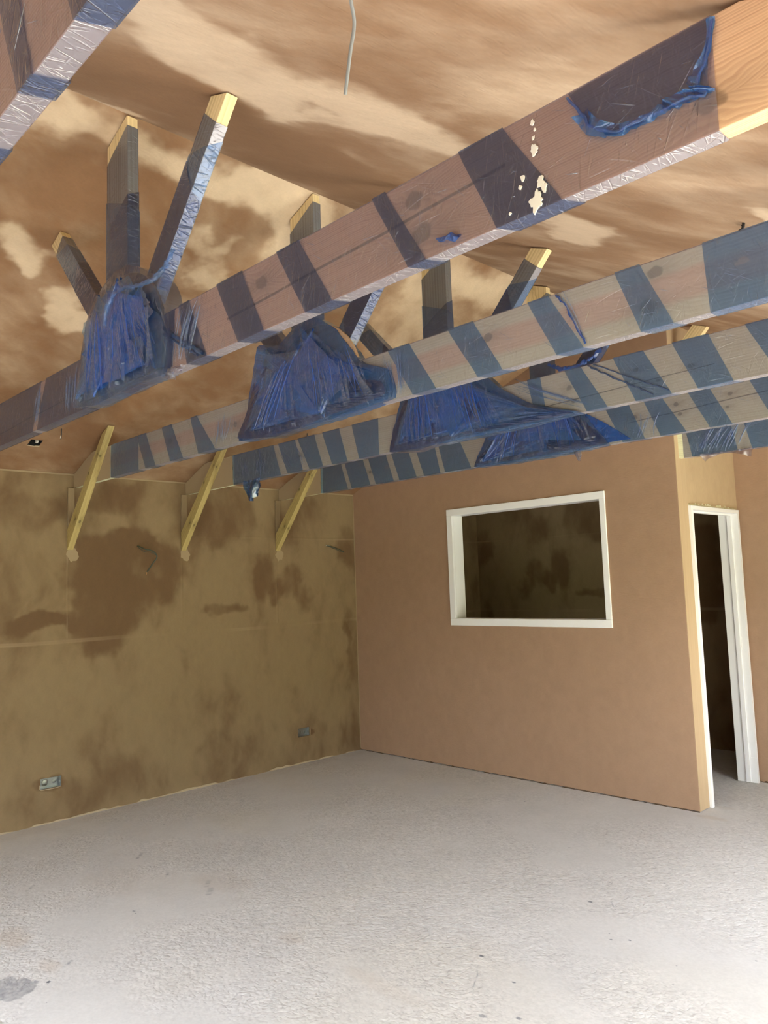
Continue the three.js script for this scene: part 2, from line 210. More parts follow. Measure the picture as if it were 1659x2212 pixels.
// A roof slope: an inner plastered skin with slight waves, an outer skin and edges; a cell can be left out as a hole.
function slope(line, z0, z1, outward, seed, hole) {
  const L = [0]; for (let i = 1; i < line.length; i++) L.push(L[i - 1] + Math.hypot(line[i][0] - line[i - 1][0], line[i][1] - line[i - 1][1]));
  const total = L[L.length - 1], at = (s) => { let i = 1; while (i < L.length - 1 && s > L[i]) i++; const t = (s - L[i - 1]) / (L[i] - L[i - 1]); return [lerp(line[i - 1][0], line[i][0], t), lerp(line[i - 1][1], line[i][1], t)]; };
  let S = [], Z = []; for (let i = 0; i <= 40; i++) S.push(total * i / 40); for (let i = 0; i <= 110; i++) Z.push(lerp(z0, z1, i / 110));
  if (hole) { S = S.filter((s) => s < hole[0] - 0.01 || s > hole[1] + 0.01).concat(hole[0], hole[1]).sort((a, b) => a - b); Z = Z.filter((s) => s < hole[2] - 0.01 || s > hole[3] + 0.01).concat(hole[2], hole[3]).sort((a, b) => a - b); }
  const pos = [], uv = [], idx = [], n = Z.length, m = S.length;
  for (const [lift, skin] of [[0, 0], [0.2, 1]]) for (const s of S) { const [x, y] = at(s); for (const z of Z) {
    const edge = Math.min(1, Math.min(s, total - s) / 0.25), w = skin ? 0 : edge * 0.007 * (fbm(z * 1.6 + seed, s * 1.2, 3) + 0.25 * Math.sin((z - 0.45) * Math.PI * 2 / 0.46) * 0.5);
    pos.push(x + outward[0] * (lift + w), y + outward[1] * (lift + w), z); uv.push(z, s);
  } }
  const q = (a, b, c, d) => idx.push(a, b, c, a, c, d);
  for (let i = 0; i < m - 1; i++) for (let j = 0; j < n - 1; j++) {
    const a = i * n + j, o = m * n;
    if (!(hole && Math.abs(S[i] - hole[0]) < 1e-6 && Math.abs(Z[j] - hole[2]) < 1e-6)) q(a, a + 1, a + n + 1, a + n); else { q(a, a + 1, a + o + 1, a + o); q(a + n, a + n + 1, a + o + n + 1, a + o + n); q(a, a + n, a + o + n, a + o); q(a + 1, a + n + 1, a + o + n + 1, a + o + 1); }
    q(a + o, a + o + n, a + o + n + 1, a + o + 1);
  }
  const g = new THREE.BufferGeometry(); g.setAttribute('position', new THREE.Float32BufferAttribute(pos, 3)); g.setAttribute('uv', new THREE.Float32BufferAttribute(uv, 2)); g.setIndex(idx);
  const c = toCreasedNormals(g, 0.7); return c;
}
const HOLE = [0.345, 0.425, 3.115, 3.192];
M.ceilL.side = M.ceilR.side = THREE.DoubleSide;
struct('ceiling_left', slope([[0, EAVE], [RIDGE_X, RIDGE_Y]], BOX_Z - 0.2, FRONT_Z + 0.2, [-0.346, 0.938], 3, HOLE), M.ceilL, 'left ceiling slope of patchy drying plaster');
struct('ceiling_right', slope([...RIGHT_LINE, [6.1, 2.173]], BOX_Z - 0.2, FRONT_Z + 0.2, [0.36, 0.933], 21), M.ceilR, 'right ceiling slope of patchy drying plaster');
// beads and ragged plaster edges
const wobble = (x0, z0, x1, z1, h, d, seed, nrm) => {   // ragged strip at the foot of a wall
  const n = 420, pos = [], idx = []; for (let i = 0; i <= n; i++) { const t = i / n, hh = h * clamp(0.32 + 1.1 * fbm(t * 26 + seed, seed, 4) + 0.5 * vn(t * 120, seed), 0.02, 1), dd = d * clamp(0.6 + 0.6 * fbm(t * 40, seed + 4, 3), 0.15, 1), x = lerp(x0, x1, t), z = lerp(z0, z1, t); pos.push(x, 0, z, x + nrm[0] * dd, 0, z + nrm[1] * dd, x + nrm[0] * dd * 0.7, hh, z + nrm[1] * dd * 0.7, x, hh, z); }
  for (let i = 0; i < n; i++) for (let k = 0; k < 4; k++) { const a = i * 4 + k, b = i * 4 + (k + 1) % 4; idx.push(a, b, b + 4, a, b + 4, a + 4); }
  const g = new THREE.BufferGeometry(); g.setAttribute('position', new THREE.Float32BufferAttribute(pos, 3)); g.setAttribute('uv', new THREE.Float32BufferAttribute(new Float32Array(pos.length / 3 * 2), 2)); g.setIndex(idx); return toCreasedNormals(g, 0.5);
};
M.crumb.side = THREE.DoubleSide; M.gapShade.side = THREE.DoubleSide;
struct('trim_1', wobble(0, 0, 0, 6.2, 0.016, 0.012, 5, [1, 0]), M.crumb, 'ragged pale plaster edge along the left wall foot');
struct('trim_2', wobble(0.01, 0, PART_X, 0, 0.009, 0.006, 9, [0, 1]), M.gapShade, 'dark ragged strip painted as the shade along the partition foot');  // dark strip in place of the shade under the raised wall
struct('trim_3', box(0, 0.006, EAVE - 0.012, EAVE - 0.001, 0, 6.2), M.bead, 'pale plaster bead along the eaves');
struct('trim_4', box(0.0, 0.005, 0.02, EAVE - 0.012, 0.0, 0.005), M.bead, 'pale plaster bead in the room corner');
struct('trim_5', wobble(PART_X + 0.02, BACK_Z, RIGHT_X, BACK_Z, 0.012, 0.008, 19, [0, 1]), M.gapShade, 'dark ragged strip painted as the shade along the back wall foot');  // same painted shade under the back wall

// ---------------------------------------------------------------- window and doorway
{
  const w = structGroup('window_1', 'white framed inner window opening in the partition'), [a, b, c, d] = [1.204, 2.720, 1.184, 2.172], [e, f, g, h] = [1.262, 2.675, 1.243, 2.116];
  mesh('window_frame', rbox(a, b, h, d, -0.012, 0.012), M.white, w); mesh('window_frame', rbox(a, b, c, g, -0.012, 0.012), M.white, w);
  mesh('window_frame', rbox(a, e, g, h, -0.012, 0.0118), M.white, w); mesh('window_frame', rbox(f, b, g, h, -0.012, 0.0118), M.white, w);
  mesh('window_lining', box(WIN[0] + 0.001, e, WIN[2] + 0.001, WIN[3] - 0.001, -0.128, -0.012), M.white, w); mesh('window_lining', box(f, WIN[1] - 0.001, WIN[2] + 0.001, WIN[3] - 0.001, -0.128, -0.012), M.white, w);
  mesh('window_lining', box(e, f, WIN[2] + 0.001, g, -0.128, -0.012), M.white, w); mesh('window_lining', box(e, f, h, WIN[3] - 0.001, -0.128, -0.012), M.white, w);
}
{
  const d = structGroup('door_1', 'white door lining without a door'), x0 = 3.14, x1 = 3.287, near = [-0.171, -0.1435], far = [-0.9635, -0.936], top = [1.989, 2.017];
  mesh('door_jamb', rbox(x0, x1, 0.002, top[1], near[0], near[1], 0.002), M.undercoat, d); mesh('door_head', rbox(x0, x1, ...top, far[1], near[0], 0.002), M.undercoat, d);
  mesh('door_stop', rbox(3.206, 3.239, 0.004, top[0] - 0.012, far[1], far[1] + 0.013, 0.0015), M.undercoat, d); mesh('door_stop', rbox(3.206, 3.239, 0.004, top[0] - 0.012, near[0] - 0.013, near[0], 0.0015), M.undercoat, d); mesh('door_stop', rbox(3.206, 3.239, top[0] - 0.012, top[0], far[1], near[0], 0.0015), M.undercoat, d);
  // far jamb with three hinge recesses cut into its front half
  const cuts = [1.825, 1.017, 0.235].map((y) => rect(3.243, 3.2872, y - 0.05, y + 0.05)), j = [[x0, 0.003], [x1, 0.003]];
  for (const y of [0.235, 1.017, 1.825]) j.push([x1, y - 0.05], [3.246, y - 0.05], [3.246, y + 0.05], [x1, y + 0.05]);
  j.push([x1, top[1]], [x0, top[1]]);
  mesh('door_jamb', mergeGeometries([new THREE.ExtrudeGeometry(shapeOf(j), { depth: 0.003, bevelEnabled: false }).translate(0, 0, far[1] - 0.003), box(x0, x1, 0.003, top[1], far[0], far[1] - 0.003)].map((q) => (q.index ? q.toNonIndexed() : q))), M.undercoat, d);
  void cuts;
  const lump = wobble(0, near[1] + 0.006, 0, far[0] + 0.05, 0.026, 0.014, 27, [1, 0]).translate(PART_X, top[1], 0);
  M.filler.side = THREE.DoubleSide; mesh('filler', rbox(PART_X, PART_X + 0.007, top[1] - 0.004, top[1] + 0.013, -0.955, near[1] - 0.004, 0.003), M.filler, d); const l = mesh('filler', lump, M.filler, d); l.userData.label = 'ragged cream filler above the lining';
}

// ---------------------------------------------------------------- timber
// Sawn timber: growth lines along u, knots that bend them, optional cracks. u along the grain, v across.
function woodMap(w, h, sx, sy, seed, late, early, lines, knots, cracks = [], heart) {
  return colorTexture(w, h, 0, 0, sx, sy, (u, v, o) => {
    let g = v * lines + 1.9 * fbm(u * 0.5 + seed, v * 3 + seed, 3) + 0.5 * fbm(u * 2.2, v * 9 + seed, 2), dark = 0;
    for (const [ku, kv, r] of knots) { const du = (u - ku) / 2.6, dv = v - kv, d2 = (du * du + dv * dv) / (r * r); if (d2 < 14) { const d = Math.sqrt((u - ku) ** 2 * 0.55 + dv * dv) / r; g += (dv > 0 ? 1 : -1) * lines * r * 1.35 * Math.exp(-d2 * 0.42) + 0.3 * vn(u * 50, v * 50); dark = Math.max(dark, (1 - smooth(0.55, 1.0, d + 0.2 * vn(u * 60 + seed, v * 60))) * 0.8, 0.35 * Math.exp(-d2 * 0.5)); } }
    const lev = 0.35 + 0.65 * Math.abs(vn(Math.floor(g) * 0.73 + seed, 5)), ring = g - Math.floor(g), k = lev * smooth(0.0, 0.75, ring) * (1 - smooth(0.86, 1, ring)), fine = 0.06 * vn(u * 24, v * 900) + 0.07 * fbm(u * 2 + seed * 3, v * 12, 3);
    const hrt = heart ? smooth(0.03, 0.06, Math.min(v - heart[0], heart[1] - v) + 0.012 * fbm(u * 3, v * 8, 3) + 0.03) : 0;
    for (let c = 0; c < 3; c++) { let q = lerp(early[c], late[c], k * 0.85) * (1 + fine); if (heart) q = lerp(q, q * heart[2][c], hrt); o[c] = lerp(q, late[c] * 0.28, dark); }
    for (const [a, b, v0, v1, wd] of cracks) if (u > a && u < b) { const t = (u - a) / (b - a), e = Math.abs(v - lerp(v0, v1, t) - 0.004 * vn(u * 4, 2)), kk = 1 - smooth(wd * 0.4, wd, e); for (let c = 0; c < 3; c++) o[c] *= 1 - 0.72 * kk; }
  });
}
const RED = [[0.44, 0.25, 0.135], [0.66, 0.425, 0.24]], GREEN = [[0.60, 0.60, 0.385], [0.72, 0.74, 0.49]], PINE = [[0.58, 0.42, 0.19], [0.80, 0.63, 0.33]];
const wood = (map, o = {}) => std({ map, roughness: 0.7, bumpMap: map, bumpScale: 0.0006, ...o });
// tie beams: u = x, v = height above the beam's underside
const beamWood = [
  wood(woodMap(2048, 256, 6, 0.25, 3, ...RED, 150, [[2.2, 0.1, 0.03]])),
  wood(woodMap(2048, 256, 6, 0.25, 8, ...RED, 170, [[4.36, 0.07, 0.035], [4.34, 0.16, 0.03], [3.69, 0.15, 0.028], [5.07, 0.06, 0.03], [1.9, 0.12, 0.03]], [[3.5, 4.62, 0.085, 0.135, 0.006], [1.2, 2.2, 0.06, 0.08, 0.004]])),
  wood(woodMap(2048, 256, 6, 0.25, 15, ...GREEN, 85, [[4.5, 0.18, 0.024], [4.47, 0.07, 0.032], [3.82, 0.14, 0.022], [1.4, 0.12, 0.022], [2.1, 0.1, 0.02]], [], [0.05, 0.17, [1.04, 0.80, 0.78]])),
  wood(woodMap(2048, 256, 6, 0.25, 23, ...GREEN, 80, [[3.6, 0.13, 0.016], [3.62, 0.06, 0.014], [3.95, 0.14, 0.012], [4.2, 0.1, 0.014], [4.05, 0.07, 0.01], [1.5, 0.1, 0.014], [4.7, 0.15, 0.012]], [[3.2, 4.3, 0.05, 0.09, 0.003]])),
  wood(woodMap(2048, 256, 6, 0.25, 29, ...GREEN, 75, [[3.45, 0.13, 0.016], [3.7, 0.16, 0.014], [3.72, 0.1, 0.013], [4.0, 0.16, 0.012], [3.98, 0.09, 0.01], [4.35, 0.17, 0.014], [1.2, 0.1, 0.014]], [[3.4, 4.6, 0.10, 0.16, 0.004]])),
  wood(woodMap(2048, 256, 6, 0.25, 37, ...GREEN, 80, [[3.9, 0.12, 0.016], [4.5, 0.07, 0.014]])),
];
const stickMap = woodMap(1024, 128, 1.5, 0.19, 41, ...PINE, 55, [[0.3, 0.05, 0.012], [0.9, 0.11, 0.014]]);
const strutMap = woodMap(1024, 128, 1.5, 0.19, 53, [0.38, 0.29, 0.105], [0.47, 0.365, 0.14], 45, [[0.25, 0.03, 0.012], [0.62, 0.06, 0.014], [0.8, 0.02, 0.01]]);
const boardMap = woodMap(512, 512, 0.9, 0.9, 61, [0.34, 0.21, 0.12], [0.46, 0.31, 0.19], 26, []);
M.stick = wood(stickMap); M.brace = wood(strutMap); M.board = wood(boardMap);

// Local frames: u along the timber, v across it in the truss plane, w = +z towards the camera end; w = 0 is the front face.
const frame = (o, ang) => { const c = Math.cos(ang), s = Math.sin(ang); return new THREE.Matrix4().makeBasis(new THREE.Vector3(c, s, 0), new THREE.Vector3(-s, c, 0), new THREE.Vector3(0, 0, 1)).setPosition(...o); };
const timber = (pts, t, m) => new THREE.ExtrudeGeometry(shapeOf(pts), { depth: t - 0.004, bevelEnabled: true, bevelSize: 0.002, bevelThickness: 0.002, bevelOffset: -0.002, bevelSegments: 2 }).translate(0, 0, -t + 0.002).applyMatrix4(m);

// ---------------------------------------------------------------- stretch film
const filmBump = (() => {
  const W = 1024, d = new Float32Array(W * W), r = rng(91);
  for (let k = 0; k < 900; k++) {
    const a = (r() < 0.7 ? Math.PI / 2 + (r() - 0.5) * 1.1 : r() * Math.PI), L = 20 + r() * r() * 260, w = 1 + r() * 3.2, h = (r() < 0.5 ? -1 : 1) * (0.2 + r() * 0.8), cx = r() * W, cy = r() * W, c = Math.cos(a), s = Math.sin(a), bend = (r() - 0.5) * 0.0012;
    for (let t = -L / 2; t < L / 2; t += 0.7) { const tp = 1 - (2 * t / L) ** 2, px = cx + c * t - s * t * t * bend, py = cy + s * t + c * t * t * bend; for (let q = -Math.ceil(w * 2); q <= Math.ceil(w * 2); q++) { const x = Math.round(px - s * q), y = Math.round(py + c * q), i = ((y % W + W) % W) * W + (x % W + W) % W, v = h * tp * Math.exp(-(q * q) / (w * w)); if (Math.abs(v) > Math.abs(d[i])) d[i] = v; } }
  }
  return (scale) => heightTexture(W, W, 0, 0, scale, scale, (x, y) => { const i = Math.min(W - 1, Math.floor(x / scale * W)), j = Math.min(W - 1, Math.floor(y / scale * W)); return 0.5 + 0.32 * d[j * W + i] + 0.12 * fbm(x * 9 / scale, y * 9 / scale, 3); });
})();
const filmTex = filmBump(0.55);
const film = (c, o = {}) => phys({ color: rgb(...c), transmission: 0.86, thickness: 0, roughness: 0.26, ior: 1.8, bumpMap: filmTex, bumpScale: 0.005, side: THREE.DoubleSide, ...o });
M.clear = film([0.62, 0.585, 0.66], { transmission: 0.88 }); M.band = film([0.36, 0.44, 0.63], { transmission: 0.965 }); M.blue = film([0.12, 0.27, 0.56], { transmission: 0.78, roughness: 0.2 }); M.paleGlint = film([0.55, 0.68, 0.92], { transmission: 0.9, roughness: 0.1, ior: 2.8 }); M.slate = film([0.42, 0.47, 0.62], { transmission: 0.9, roughness: 0.2 });  // the palest blue film here is tinted lighter so its folds read as glints
M.layer = film([0.38, 0.62, 0.92], { transmission: 0.92, roughness: 0.16 }); M.deepLayer = film([0.12, 0.36, 0.82], { transmission: 0.8, roughness: 0.18 });
M.deep = film([0.04, 0.17, 0.62], { transmission: 0.62, roughness: 0.18 }); M.bandBlue = film([0.44, 0.60, 0.82], { transmission: 0.95 });
M.glint = film([0.40, 0.56, 0.85], { transmission: 0.88, roughness: 0.08, ior: 1.9 });
// A sleeve round a timber of v from 0 to h and w from -t to 0. u0, u1: its ends on the underside edge; slant: how far the ends run on per metre of wrapping; one turn.
function sleeve(h, t, off, u0, u1, slant, m, closed = false, seed = 1, amp = 0.0012, grow) {
  const P = [[h, -t, 0], [h, 0, 0]], per = [[h, -t], [h, 0], [0, 0], [0, -t], [h, -t]], cnt = [3, 9, 3, 6], pos = [], uv = [], idx = [];
  void P; const rows = []; let s = 0;
  for (let e = 0; e < 4; e++) { const [v0, w0] = per[e], [v1, w1] = per[e + 1], L = Math.hypot(v1 - v0, w1 - w0), nv = e === 0 ? 1 : e === 2 ? -1 : 0, nw = e === 1 ? 1 : e === 3 ? -1 : 0; for (let i = 0; i <= cnt[e]; i++) { const f = i / cnt[e]; rows.push([lerp(v0, v1, f), lerp(w0, w1, f), nv, nw, s + f * L, Math.sin(f * Math.PI)]); } s += L; }
  const n = Math.max(4, Math.ceil(Math.abs(u1 - u0) / 0.03));
  rows.forEach(([v, w, nv, nw, q, mid], r) => { for (let i = 0; i <= n; i++) {
    const sh = slant * (q - (t + h)) , u = lerp(u0 + sh, u1 + sh, i / n), d = off + (nv < 0 ? 0 : amp) * mid * (0.9 + 1.4 * vn(u * 13 + seed, q * 22 + seed)), cn = mid < 0.01 ? 0.7 : 1;
    let vv = v + nv * d, ww = w + nw * d; if (cn < 1) { vv += (v > h / 2 ? off : -off) * (nv ? 0 : 1); ww += (w > -t / 2 ? off : -off) * (nw ? 0 : 1); }
    const uu = grow ? grow(u, i / n, v) : u;
    pos.push(uu, vv, ww); uv.push(uu, q);
  } void r; });
  for (let r = 0; r < rows.length - 1; r++) for (let i = 0; i < n; i++) { const a = r * (n + 1) + i; idx.push(a, a + n + 1, a + 1, a + 1, a + n + 1, a + n + 2); }
  const g = new THREE.BufferGeometry(); g.setAttribute('position', new THREE.Float32BufferAttribute(pos, 3)); g.setAttribute('uv', new THREE.Float32BufferAttribute(uv, 2)); g.setIndex(idx); void closed;
  g.applyMatrix4(m); return toCreasedNormals(g, 0.9);
}
M.crinkle = film([0.62, 0.585, 0.66], { transmission: 0.88, roughness: 0.42, ior: 3.0, bumpScale: 0.006 });
// Crinkled film on the narrow underside (v = 0) of a timber, from u0 to u1.
function crinkle(t, off, u0, u1, m, seed) {
  const n = Math.ceil((u1 - u0) / 0.008), k = 6, pos = [], uv = [], idx = [];
  for (let j = 0; j <= k; j++) for (let i = 0; i <= n; i++) { const u = lerp(u0, u1, i / n), w = -t * j / k, d = u * 0.75 + w * 1.6; pos.push(u, -off - (j && j < k ? 0.0009 * Math.abs(vn(d * 55 + seed, w * 30 + u * 9)) + 0.0005 * Math.abs(vn(d * 150, w * 60 + seed)) : 0), w); uv.push(u * 1.3 + 0.37 * seed, w * 1.3); }
  for (let j = 0; j < k; j++) for (let i = 0; i < n; i++) { const a = j * (n + 1) + i; idx.push(a, a + 1, a + n + 1, a + 1, a + n + 2, a + n + 1); }
  const g = new THREE.BufferGeometry(); g.setAttribute('position', new THREE.Float32BufferAttribute(pos, 3)); g.setAttribute('uv', new THREE.Float32BufferAttribute(uv, 2)); g.setIndex(idx); g.applyMatrix4(m); return toCreasedNormals(g, 1.1);
}
// Film bagged over a joint: a star-shaped outline in the truss plane, bulging and crumpled, its rim tucked back to the timber.
function bag(outline, z, depth, seed, rough) {
  const cx = outline.reduce((a, p) => a + p[0], 0) / outline.length, cy = outline.reduce((a, p) => a + p[1], 0) / outline.length, pts = new THREE.CatmullRomCurve3(outline.map((p) => new THREE.Vector3(p[0], p[1], 0)), true, 'catmullrom', 0.15).getSpacedPoints(110), R = 26, n = pts.length - 1, pos = [], uv = [], idx = [];
  for (let r = 0; r <= R; r++) for (let i = 0; i <= n; i++) {
    const f = Math.min(1, r / (R - 3)), p = pts[i % n], x = lerp(cx, p.x, f), y = lerp(cy, p.y, f), rid = (q) => 1 - Math.abs(q) * 2, a = Math.atan2(p.y - cy, p.x - cx);
    let zz = z + depth * (1 - f ** 4) + rough * (rid(vn(x * 26 + seed + 0.5 * y * 9, y * 7 + seed)) * 0.6 + rid(vn(x * 60 + seed, y * 24)) * 0.3 + 0.7 * vn(x * 9 + seed, y * 6)) * (1 - f ** 6);
    if (r > R - 3) zz = z - (r - R + 3) / 3 * (BEAM_T + 0.012);
    const jag = 1 + (r > R - 5 ? 0.012 * vn(a * 14 + seed, 3) : 0);
    pos.push(cx + (x - cx) * jag, cy + (y - cy) * jag, zz); uv.push(x, y);
  }
  for (let r = 0; r < R; r++) for (let i = 0; i < n; i++) { const a = r * (n + 1) + i; idx.push(a, a + n + 1, a + 1, a + 1, a + n + 1, a + n + 2); }
  const g = new THREE.BufferGeometry(); g.setAttribute('position', new THREE.Float32BufferAttribute(pos, 3)); g.setAttribute('uv', new THREE.Float32BufferAttribute(uv, 2)); g.setIndex(idx); return toCreasedNormals(g, 0.35);
}
// Stretched folds of film: narrow raised pleats, joined into one geometry.
function pleats(list, seed, wide = 0.012, fan = false, cut = false) {
  const r = rng(seed), out = [];
  for (const [x0, y0, x1, y1, z, w0, w1, n] of list) for (let k = 0; k < n; k++) {
    const k0 = r() - 0.5, f0 = cut ? r() * 0.7 : 0, f1 = cut ? f0 + 0.12 + r() * 0.25 : 1, A = [x0 + k0 * w0, y0 + (r() - 0.5) * 0.06, z + r() * 0.01], B = [x1 + (k0 + (r() - 0.5) * 0.25) * w1, y1 + (r() - 0.5) * 0.05, z - 0.004 + r() * 0.008], a = A.map((v, c) => lerp(v, B[c], f0)), b = A.map((v, c) => lerp(v, B[c], f1)), w = Math.min(0.0015, wide * 0.6) + r() * r() * wide, S = 8, pos = [], uv = [], idx = [], len = Math.hypot(b[0] - a[0], b[1] - a[1]) || 0.01, nx = -(b[1] - a[1]) / len, ny = (b[0] - a[0]) / len, bow = (r() - 0.5) * 0.03;
    for (let i = 0; i <= S; i++) { const t = i / S, ww = fan ? w * (0.06 + 0.94 * t) : w * Math.sin(Math.PI * (0.08 + 0.84 * t)), x = lerp(a[0], b[0], t) + nx * bow * Math.sin(Math.PI * t), y = lerp(a[1], b[1], t) + ny * bow * Math.sin(Math.PI * t), zz = lerp(a[2], b[2], t); pos.push(x - nx * ww / 2, y - ny * ww / 2, zz, x, y, zz + Math.min(ww * 0.55, 0.008), x + nx * ww / 2, y + ny * ww / 2, zz); uv.push(t, 0, t, 0.01, t, 0.02); if (i < S) { const q = i * 3; idx.push(q, q + 1, q + 4, q, q + 4, q + 3, q + 1, q + 2, q + 5, q + 1, q + 5, q + 4); } }
    const g = new THREE.BufferGeometry(); g.setAttribute('position', new THREE.Float32BufferAttribute(pos, 3)); g.setAttribute('uv', new THREE.Float32BufferAttribute(uv, 2)); g.setIndex(idx); g.computeVertexNormals(); out.push(g);
  }
  return mergeGeometries(out);
}
// A hanging or stretched sheet between two polylines.
function sheet(A, B, seed, rough = 0.004, n = 24, k = 6) {
  const ca = new THREE.CatmullRomCurve3(A.map((p) => new THREE.Vector3(...p))), cb = new THREE.CatmullRomCurve3(B.map((p) => new THREE.Vector3(...p))), pos = [], uv = [], idx = [];
  for (let i = 0; i <= n; i++) { const a = ca.getPoint(i / n), b = cb.getPoint(i / n), L = a.distanceTo(b); for (let j = 0; j <= k; j++) { const p = a.clone().lerp(b, j / k); p.z += rough * vn(i * 0.9 + seed, j * 0.35 + seed) * Math.min(1, L * 30); pos.push(p.x, p.y, p.z); uv.push(p.x, p.y); } }
  for (let i = 0; i < n; i++) for (let j = 0; j < k; j++) { const a = i * (k + 1) + j; idx.push(a, a + 1, a + k + 2, a, a + k + 2, a + k + 1); }
  const g = new THREE.BufferGeometry(); g.setAttribute('position', new THREE.Float32BufferAttribute(pos, 3)); g.setAttribute('uv', new THREE.Float32BufferAttribute(uv, 2)); g.setIndex(idx); g.computeVertexNormals(); return g;
}
function glintCreases(x0, x1, z, n, seed) {   // fine creases over a beam's front film, tinted pale to read as glints
  const r = rng(seed), out = [];
  for (let k = 0; k < n; k++) { const x = lerp(x0, x1, r()), y = BEAM_B + BEAM_H * (0.12 + 0.76 * r()), a = (r() < 0.75 ? -0.55 : 1.2) + (r() - 0.5) * 0.9, L = 0.006 + r() * r() * 0.10, w = 0.0005 + 0.0009 * r() * r(), c = Math.cos(a), s = Math.sin(a), y0 = clamp(y - s * L / 2, BEAM_B + 0.01, BEAM_B + BEAM_H - 0.01), y1 = clamp(y + s * L / 2, BEAM_B + 0.01, BEAM_B + BEAM_H - 0.01), pos = [], idx = [];
    for (let i = 0; i <= 4; i++) { const t = i / 4, q = w * Math.sin(Math.PI * (0.05 + 0.9 * t)), px = x + c * L * (t - 0.5), py = lerp(y0, y1, t); pos.push(px + s * q, py - c * q, z, px, py, z + q * 1.2, px - s * q, py + c * q, z); if (i < 4) { const b = i * 3; idx.push(b, b + 3, b + 4, b, b + 4, b + 1, b + 1, b + 4, b + 5, b + 1, b + 5, b + 2); } }
    const g = new THREE.BufferGeometry(); g.setAttribute('position', new THREE.Float32BufferAttribute(pos, 3)); g.setAttribute('uv', new THREE.Float32BufferAttribute(new Float32Array(pos.length / 3 * 2), 2)); g.setIndex(idx); g.computeVertexNormals(); out.push(g); }
  return mergeGeometries(out);
}
function rope(pts, z, r, seed) {   // rolled edge of the film: a lumpy cord
  const c = new THREE.CatmullRomCurve3(pts.map(([x, y, dz = 0]) => new THREE.Vector3(x, y, z + dz))), g = new THREE.TubeGeometry(c, pts.length * 10, r, 7), p = g.attributes.position;
  for (let i = 0; i < p.count; i++) { const x = p.getX(i), y = p.getY(i), q = p.getZ(i), e = r * 0.9; p.setXYZ(i, x + e * vn(x * 70 + seed, y * 70 + q * 50), y + e * vn(x * 70 + 30, y * 70 + q * 50 + seed), q + e * 0.6 * vn(x * 90, y * 90 + seed)); }
  return toCreasedNormals(g, 0.5);
}

